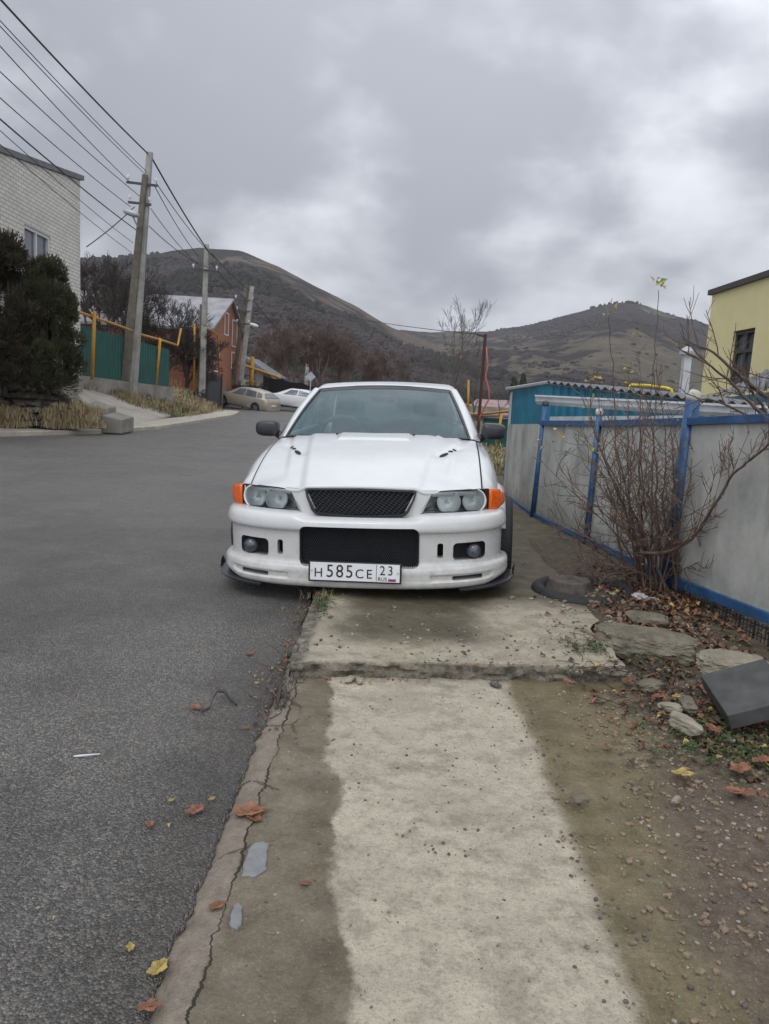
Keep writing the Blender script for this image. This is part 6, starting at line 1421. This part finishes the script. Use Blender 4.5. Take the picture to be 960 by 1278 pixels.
for (a, b, c, d_, lab, mt, s_) in [(838, 878, 868, 893, 'flat stone just left of the grey block, upper one', 'rubble', 11), (832, 876, 890, 920, 'flat ochre stone below the grey block corner', 'pale_rock', 12), (824, 852, 873, 893, 'small pale stone in the leaf litter left of the flat stones', 'pale_rock', 13), (795, 830, 845, 868, 'dull stone under leaves below the rubble slab', 'rubble', 14), (428, 446, 838, 856, 'larger pale stone below the pavement step, left of the middle', 'pale_rock', 15), (441, 456, 842, 856, 'smaller pale stone beside the larger one below the step', 'pale_rock', 16), (611, 626, 847, 861, 'grey stone at the foot of the step, right of the middle', 'g_dk', 17), (711, 733, 1008-22, 1008, 'crumbled lump on the mossy strip', 'rubble', 18), (837, 852, 992, 1004, 'pale flat pebble on the dirt below the leaves', 'pale_rock', 19)]:
    onerock('stone', lab, 'stone', a, b, c, d_, (b-a)*.00075, mt, s_, ICO2, .35, s_*.7, .012 if a < 700 else .03)
B3, B0 = G(908, 893, .115), G(874, 842, .165); e0 = (B0-B3).normalized(); e1 = Vector((e0.y, -e0.x, 0)); e1 = (e1 if e1.x > 0 else -e1).normalized(); e1 = (e1+Vector((0, 0, .10))); e1 = (e1-e0*e1.dot(e0)).normalized(); e2 = e0.cross(e1); e2 = e2 if e2.z < 0 else -e2
W1 = .30
best = 9
for q_ in range(60):
    z_ = .10+.005*q_; v_ = G(936, 826, z_)-B0; k_ = abs(v_.normalized().dot(e0))
    if k_ < best: best = k_; e1 = v_.normalized()
W1 = .30; e1 = (e1-e0*e1.dot(e0)).normalized(); e2 = e0.cross(e1); e2 = e2 if e2.z < 0 else -e2
B1, B2 = B0+e1*W1, B3+e1*W1; dn_ = e2*.075
blk = MB(); blk.hexa([B3+dn_, B2+dn_, B1+dn_, B0+dn_, B3, B2, B1, B0]); o = bevel(fixn(blk.build('paving_block', M['block'])), .005, 2); tag(o, 'dark grey rectangular block lying tilted on the dirt at the right edge', 'block')
# ------------------------------------------------------------------ leaves and litter
def leaf(name, label, px, py, size, mat, ang, lobes=5, curl=.75, z=None, grp=None, seed=0):
    r_ = random.Random(seed+int(px*7+py)); zb2 = z if z is not None else .008; c = G(px, py, zb2); N_ = 72; pts = []; loops = []
    asp = r_.uniform(.62, .85); fold = r_.uniform(.25, .7); tw_ = r_.uniform(-.5, .5)
    for k in range(N_):
        a = 2*pi*k/N_
        if lobes == 5: rr = .62+.22*abs(cos(a*2.5))**1.5+.22*max(0, cos(a))+.07*noise.noise(Vector((cos(a)*5, sin(a)*5, px)))
        else: rr = .52+.48*abs(cos(a))**1.6+.05*noise.noise(Vector((cos(a)*5, sin(a)*5, px)))
        rr *= 1+.04*r_.random()+.18*noise.noise(Vector((cos(a)*1.5, sin(a)*1.5, py)))
        pts.append(Vector((cos(a)*rr, sin(a)*rr*asp, 0))*size)
    def zc(p):
        q = p/size; return size*curl*(fold*.55*abs(q.y)+.30*(q.x*.6+q.y*tw_)**2+.22*abs(noise.noise(Vector((q.x*2.2+px, q.y*2.2, 2))))+.08*noise.noise(Vector((q.x*7+px, q.y*7, 2))))
    for f in (1., .86, .72, .58, .44, .3, .16, .03): loops.append([Vector((p.x*f, p.y*f, zc(p*f)+.002)) for p in pts])
    mb = MB(); mb.ring(loops, cap=False); mb.tube([Vector((0, 0, .004)), Vector((size*.8, 0, zc(Vector((size*.8, 0, 0)))+.003)), Vector((size*1.35, .0, .004))], [size*.03, size*.02, size*.012], 4)
    o = mb.build(name, M[mat], loc=(c.x, c.y, zb2)); o.rotation_euler = (0, 0, ang); solid(o, .0015, 0); return tag(o, label, 'leaf', grp)
for (px, py, s_, m_, a, lab) in [(309, 1015, .062, 'lf_or', .3, 'large lobed rust leaf lying across the kerb crack'), (318, 1022, .035, 'lf_br', 2.2, 'folded brown leaf tucked under the large rust leaf'), (243, 1013, .038, 'lf_or', 1., 'rust leaf on the asphalt left of the kerb'), (270, 1132, .026, 'lf_or', .6, 'small crumpled rust leaf on the kerb strip'), (187, 1030, .020, 'lf_br', 2., 'small dull brown leaf on the asphalt'), (246, 884, .030, 'lf_or', 2.8, 'curled tan leaf beside the black strap'), (312, 816, .026, 'lf_or', 1.2, 'rust leaf on the asphalt near the pavement corner'), (196, 1211, .030, 'lf_ye', 1.1, 'yellow green leaf on the asphalt near the bottom edge'), (184, 1258, .028, 'lf_br', .2, 'brown leaf at the kerb edge near the bottom'), (305, 909, .020, 'lf_br', .2, 'brown leaf at the asphalt edge by the kerb'), (380, 1103, .018, 'lf_or', .2, 'tiny rust leaf on the damp concrete'), (163, 1184, .016, 'lf_ye', 2., 'tiny yellow leaf on the asphalt'), (213, 1000, .012, 'lf_ye', 1., 'tiny yellow speck leaf left of the rust leaf'), (264, 998, .014, 'lf_ye', 1., 'tiny yellow leaf beside the asphalt edge')]:
    leaf('fallen_leaf', lab, px, py, s_, m_, a, 5, .8)
leaf('fallen_leaf', 'rust leaf stuck against the pavement step face', 583, 829, .045, 'lf_or', 1.2, 5, .6, .045)
for (px, py, s_, m_, a, z_, lab) in [(922, 962, .060, 'lf_or', .8, .035, 'large rust leaf on green weeds at the right edge'), (925, 990, .050, 'lf_br', 2.9, .03, 'smooth brown leaf on the dirt at the right edge'), (850, 967, .045, 'lf_ye', .1, .03, 'pale yellow leaf in the litter below the weeds'), (890, 910, .045, 'lf_br', 1.8, .05, 'brown leaf against the lower side of the grey block'), (712, 853, .040, 'lf_br', 2.4, .04, 'brown leaf at the right end of the step'), (822, 870, .035, 'lf_or', .4, .05, 'rust leaf in the litter left of the stones'), (783, 850, .045, 'lf_br', .9, .05, 'pale backed brown leaf below the rubble slab'), (845, 870, .03, 'lf_ye', .4, .05, 'yellow leaf beside the upper flat stone'), (897, 945, .016, 'lf_ye', .4, .05, 'round yellow leaf among the weeds'), (758, 932, .022, 'lf_or', 1.5, .03, 'little rust leaf on the edge of the dirt'), (950, 950, .05, 'lf_br', .5, .04, 'brown leaf cut by the right edge of the picture')]:
    leaf('fallen_leaf', lab, px, py, s_, m_, a, 3 if m_ == 'lf_br' else 5, .9, z_)
# dense litter
def gzz(x, y):
    if y > 3.72 and x > 1.25: return dz(x, y)
    if y > 3.65 and x > -.4 and x <= 1.28 and y < 12: return UZ
    if x < -.455: return 0
    return pathz(x, min(y, 4))
rl = random.Random(77); groups = {'lf_br': [], 'lf_or': [], 'lf_dk': [], 'lf_ye': []}
def litter(n, fn, smin, smax, wts=(.42, .16, .36, .06)):
    for i in range(n):
        x, y = fn(); m_ = rl.choices(list(groups), wts)[0]; z = gzz(x, y)+rl.uniform(.0, .018); a = rl.uniform(0, 6.3); d = Vector((cos(a), sin(a), rl.uniform(-.2, .35))).normalized(); sd_ = Vector((-sin(a), cos(a), rl.uniform(-.3, .3))).normalized(); n_ = d.cross(sd_); groups[m_].append((Vector((x, y, z)), d, sd_, n_, rl.uniform(smin, smax)))
def around(cx, cy, sx, sy):
    def f():
        while True:
            x, y = rl.gauss(cx, sx), rl.gauss(cy, sy)
            if x > (1.0 if y < 3.7 else -.5): return x, y
    return f
litter(560, around(2.0, 5.3, .28, .45), .02, .06); litter(560, around(1.72, 4.45, .24, .4), .012, .05); litter(560, around(1.55, 3.65, .24, .28), .008, .042); litter(420, around(1.62, 3.2, .22, .25), .012, .045)
def along_step():
    x = rl.uniform(-.4, 1.25); return x, fy(x)-abs(rl.gauss(0, .03))-.015
def kerbside():
    y = rl.uniform(2.9, 4.9); return -.46+rl.gauss(0, .035), y
def fline():
    y = rl.uniform(5.5, 9); return fence_x(y)-.05-abs(rl.gauss(0, .12)), y
litter(90, along_step, .006, .022); litter(130, kerbside, .006, .024); litter(130, fline, .012, .035)
litter(60, lambda: (rl.uniform(-2.6, -.6), rl.uniform(1.6, 7)), .004, .014, (.4, .3, .1, .2))
for k, l in groups.items(): tag(leaves_mesh(l, 'leaf_litter', M[k], None, .6), kind='stuff')
# twigs in the litter
mb = MB()
for i in range(420):
    x, y = rl.choice([(rl.gauss(1.95, .3), rl.gauss(5.1, .5)), (rl.gauss(1.5, .25), rl.gauss(3.7, .35)), (rl.gauss(-.44, .03), rl.uniform(3.0, 3.8))] if i % 4 == 0 else [(rl.gauss(1.95, .3), rl.gauss(5.1, .5)), (rl.gauss(1.5, .25), rl.gauss(3.7, .35))]); a = rl.uniform(0, 6.3) if x > 0 else rl.gauss(1.57, .3); l = rl.uniform(.03, .16) if rl.random() < .8 else .3; z = gzz(x, y)+.008
    if x < 1.0 and x > -.3: continue
    mb.tube([(x, y, z), (x+cos(a)*l*.5, y+sin(a)*l*.5, z+rl.uniform(0, .02)), (x+cos(a+.3)*l, y+sin(a+.3)*l, z+rl.uniform(-.004, .03))], [.0025, .002, .001], 4, cap=False)
tag(mb.build('twig_litter', M['bark']), kind='stuff')
# gravel
def gravel(nm, mat, n, fn, smin, smax, seed, sink=.25):
    r_ = random.Random(seed); mb = MB(); 
    for i in range(n):
        x, y = fn(r_) if (i == 0 or r_.random() < .35) else (x+r_.gauss(0, .035), y+r_.gauss(0, .035)); 
        if x > -.49 and fn is on_path and not (-.34 < x < .8): x, y = fn(r_)
        s_ = smin+(smax-smin)*r_.random()**4.5; z = gzz(x, y); v, f = ICOB; o_ = Vector((i*1.3, i*.7, 0)); a = r_.uniform(0, 6.3); ca, sa = cos(a), sin(a); sx, sy, sz = s_*r_.uniform(.8, 1.3), s_*r_.uniform(.6, 1.), s_*r_.uniform(.4, .8); vs = []
        for p in v:
            k = 1+.3*noise.noise(p*1.5+o_); qx, qy, qz = p.x*sx*k, p.y*sy*k, p.z*sz*k; vs.append((x+qx*ca-qy*sa, y+qx*sa+qy*ca, z+qz+sz*(1-sink)*.7))
        mb.add(vs, f)
    return tag(mb.build(nm, mat), kind='stuff')
ICOB = ICO0
def on_path(r_): return (r_.uniform(-.35, .75), r_.uniform(1.3, 3.6))
def on_dirt(r_):
    while True:
        y = r_.uniform(1.35, 3.7); x = r_.gauss(1.25+.0*(y), .28)
        if x > .78+.12*(y-1.5)*.5: return x, y
def on_edge(r_): y = r_.uniform(1.4, 3.6); return .70+.03*r_.gauss(0, 1)+.02*nz(2, y, 1.6, 4), y
def on_upper(r_): return (r_.uniform(-.38, 1.25), 3.72+abs(r_.gauss(0, .5)))
def on_tyre(r_): a = r_.uniform(0, 6.3); q = r_.uniform(.1, 1)**.5*.26; return (1.40+cos(a)*q, 5.24+sin(a)*q) if r_.random() < .45 else (r_.gauss(1.28, .14), r_.gauss(4.72, .22))
def on_verge(r_): return (r_.gauss(1.65, .25), r_.gauss(4.3, .6)) 
def on_kerb(r_): y = r_.uniform(3.2, 5.0); return -.45+r_.gauss(0, .05), y
def on_road(r_): return (r_.uniform(-4, -.5), r_.uniform(1.4, 8))
gravel('gravel', M['g_dk'], 420, on_path, .0010, .0075, 1); gravel('gravel', M['g_br'], 260, on_path, .001, .006, 2); gravel('gravel', M['g_lt'], 300, on_path, .001, .006, 3)
gravel('gravel', M['g_lt'], 1700, on_dirt, .0012, .009, 4); gravel('gravel', M['g_br'], 3600, on_dirt, .0012, .015, 5); gravel('gravel', M['g_dk'], 500, on_dirt, .002, .012, 6)
gravel('gravel', M['g_dk'], 330, on_edge, .001, .009, 7); gravel('gravel', M['g_br'], 430, on_edge, .001, .009, 8)
gravel('gravel', M['g_dk'], 420, on_upper, .0012, .013, 9); gravel('gravel', M['g_lt'], 420, on_upper, .0015, .012, 10)
gravel('gravel', M['g_lt'], 230, on_tyre, .005, .024, 11); gravel('gravel', M['g_br'], 900, on_verge, .004, .026, 12); gravel('gravel', M['g_lt'], 260, on_verge, .004, .02, 13)
gravel('gravel', M['g_br'], 420, on_kerb, .0015, .014, 14); gravel('gravel', M['g_lt'], 110, on_road, .0025, .007, 15)
# weeds
def weeds(n, fn, seed, smin=.008, smax=.02):
    r_ = random.Random(seed); mb = MB()
    for i in range(n):
        x, y = fn(r_); z = gzz(x, y)
        for k in range(5):
            a = r_.uniform(0, 6.3); s_ = r_.uniform(smin, smax); h = r_.uniform(.004, .03); b = Vector((x, y, z+h)); d = Vector((cos(a), sin(a), .4)); q = Vector((-sin(a), cos(a), .1))*.35
            mb.add([b, b+(d*.5+q)*s_, b+d*s_, b+(d*.5-q)*s_], [(0, 1, 2, 3)])
    return tag(mb.build('ground_weeds', M['weed']), kind='stuff')
weeds(420, lambda r_: (r_.gauss(1.52, .17), r_.gauss(3.08, .17)), 1); weeds(120, lambda r_: (r_.gauss(1.2, .12), r_.gauss(4.05, .06)), 2); weeds(90, lambda r_: (r_.gauss(1.5, .16), r_.gauss(3.9, .1)), 3); weeds(120, lambda r_: (-.37+r_.gauss(0, .04), 4.6+r_.gauss(0, .14)), 4)
rn = random.Random(9); sp = [(Vector((-.36+rn.gauss(0, .05), 4.75+rn.gauss(0, .12), .075)), 1, 0 if rn.random() < .6 else 1) for i in range(16)]
tufts('dry_grass', sp, [M['straw'], M['gras']], .02, .08, 12, .02, 9, .0016)
# black strap, white stick, dark slivers, cement patches, crumpled paper
P_ = [G(252, 889, .012), G(262, 884, .006), G(266, 872, .03), G(272, 863, .04), G(280, 864, .03), G(287, 872, .012), G(296, 880, .006)]
mb = MB(); lp = [[p+Vector((0, -.010, 0)), p+Vector((0, .010, .002)), p+Vector((0, .010, .007)), p+Vector((0, -.010, .005))] for p in P_]; mb.ring(lp, cap=True); tag(mb.build('strap', M['black']), 'short black looped strap lying on the asphalt', 'strap')
mb = MB(); a, b = G(92, 944, .006), G(125, 941, .006); mb.tube([a, a.lerp(b, .3), b], [.003, .0045, .002], 6); tag(mb.build('white_stick', M['frame_w']), 'thin white plastic stick on the asphalt', 'litter')
for (px, py, px2, py2, lab) in [(345, 884, 352, 848, 'dark splinter of bark at the left end of the step, longer one'), (355, 882, 357, 856, 'dark splinter of bark at the left end of the step, shorter one')]:
    mb = MB(); a, b = G(px, py, .012), G(px2, py2, .03); mb.tube([a, a.lerp(b, .5), b], [.004, .010, .006], 5); tag(mb.build('bark_splinter', M['bark']), lab, 'debris')
def patchm(label, pts, mat, z=.009, th=.004):
    c = [G(x, y, z) for x, y in pts]; out_ = []; n = len(c)
    for i in range(n):
        p, q = c[i], c[(i+1) % n]
        for k in range(4): out_.append(p.lerp(q, k/4)+Vector((rn.gauss(0, .0016), rn.gauss(0, .0016), 0)))
    cen = sum(out_, Vector())/len(out_)
    mb = MB(); mb.ring([[p-Vector((0, 0, .006)) for p in out_], [p for p in out_], [p.lerp(cen, .12)+Vector((0, 0, th)) for p in out_], [p.lerp(cen, .6)+Vector((0, 0, th+.001)) for p in out_], [p.lerp(cen, .97)+Vector((0, 0, th+.001)) for p in out_]]); return tag(mb.build('cement_patch', M[mat], smooth=False), label, 'cement patch', 'smears of grey cement on the kerb')
patchm('larger grey cement smear on the kerb below the big rust leaf', [(301, 1094), (306, 1075), (313, 1055), (325, 1050), (337, 1052), (334, 1068), (332, 1085), (318, 1094)], 'patch')
patchm('smaller grey cement smear lower down the kerb', [(287, 1147), (290, 1130), (298, 1126), (303, 1133), (302, 1152), (297, 1160), (289, 1157)], 'patch')
mb = MB(); c_ = G(798, 746, .12); v_, f_ = ICO2; mb.add([c_+Vector((p.x*.055, p.y*.04, p.z*.03))*(1+.55*noise.noise(p*2.3)) for p in v_], f_); mb.add([c_+Vector((.09, -.02, -.01))+Vector((p.x*.035, p.y*.03, p.z*.02))*(1+.55*noise.noise(p*2.7)) for p in v_], f_); tag(mb.build('crumpled_paper', M['paper']), 'crumpled white paper at the foot of the shrub', 'litter')
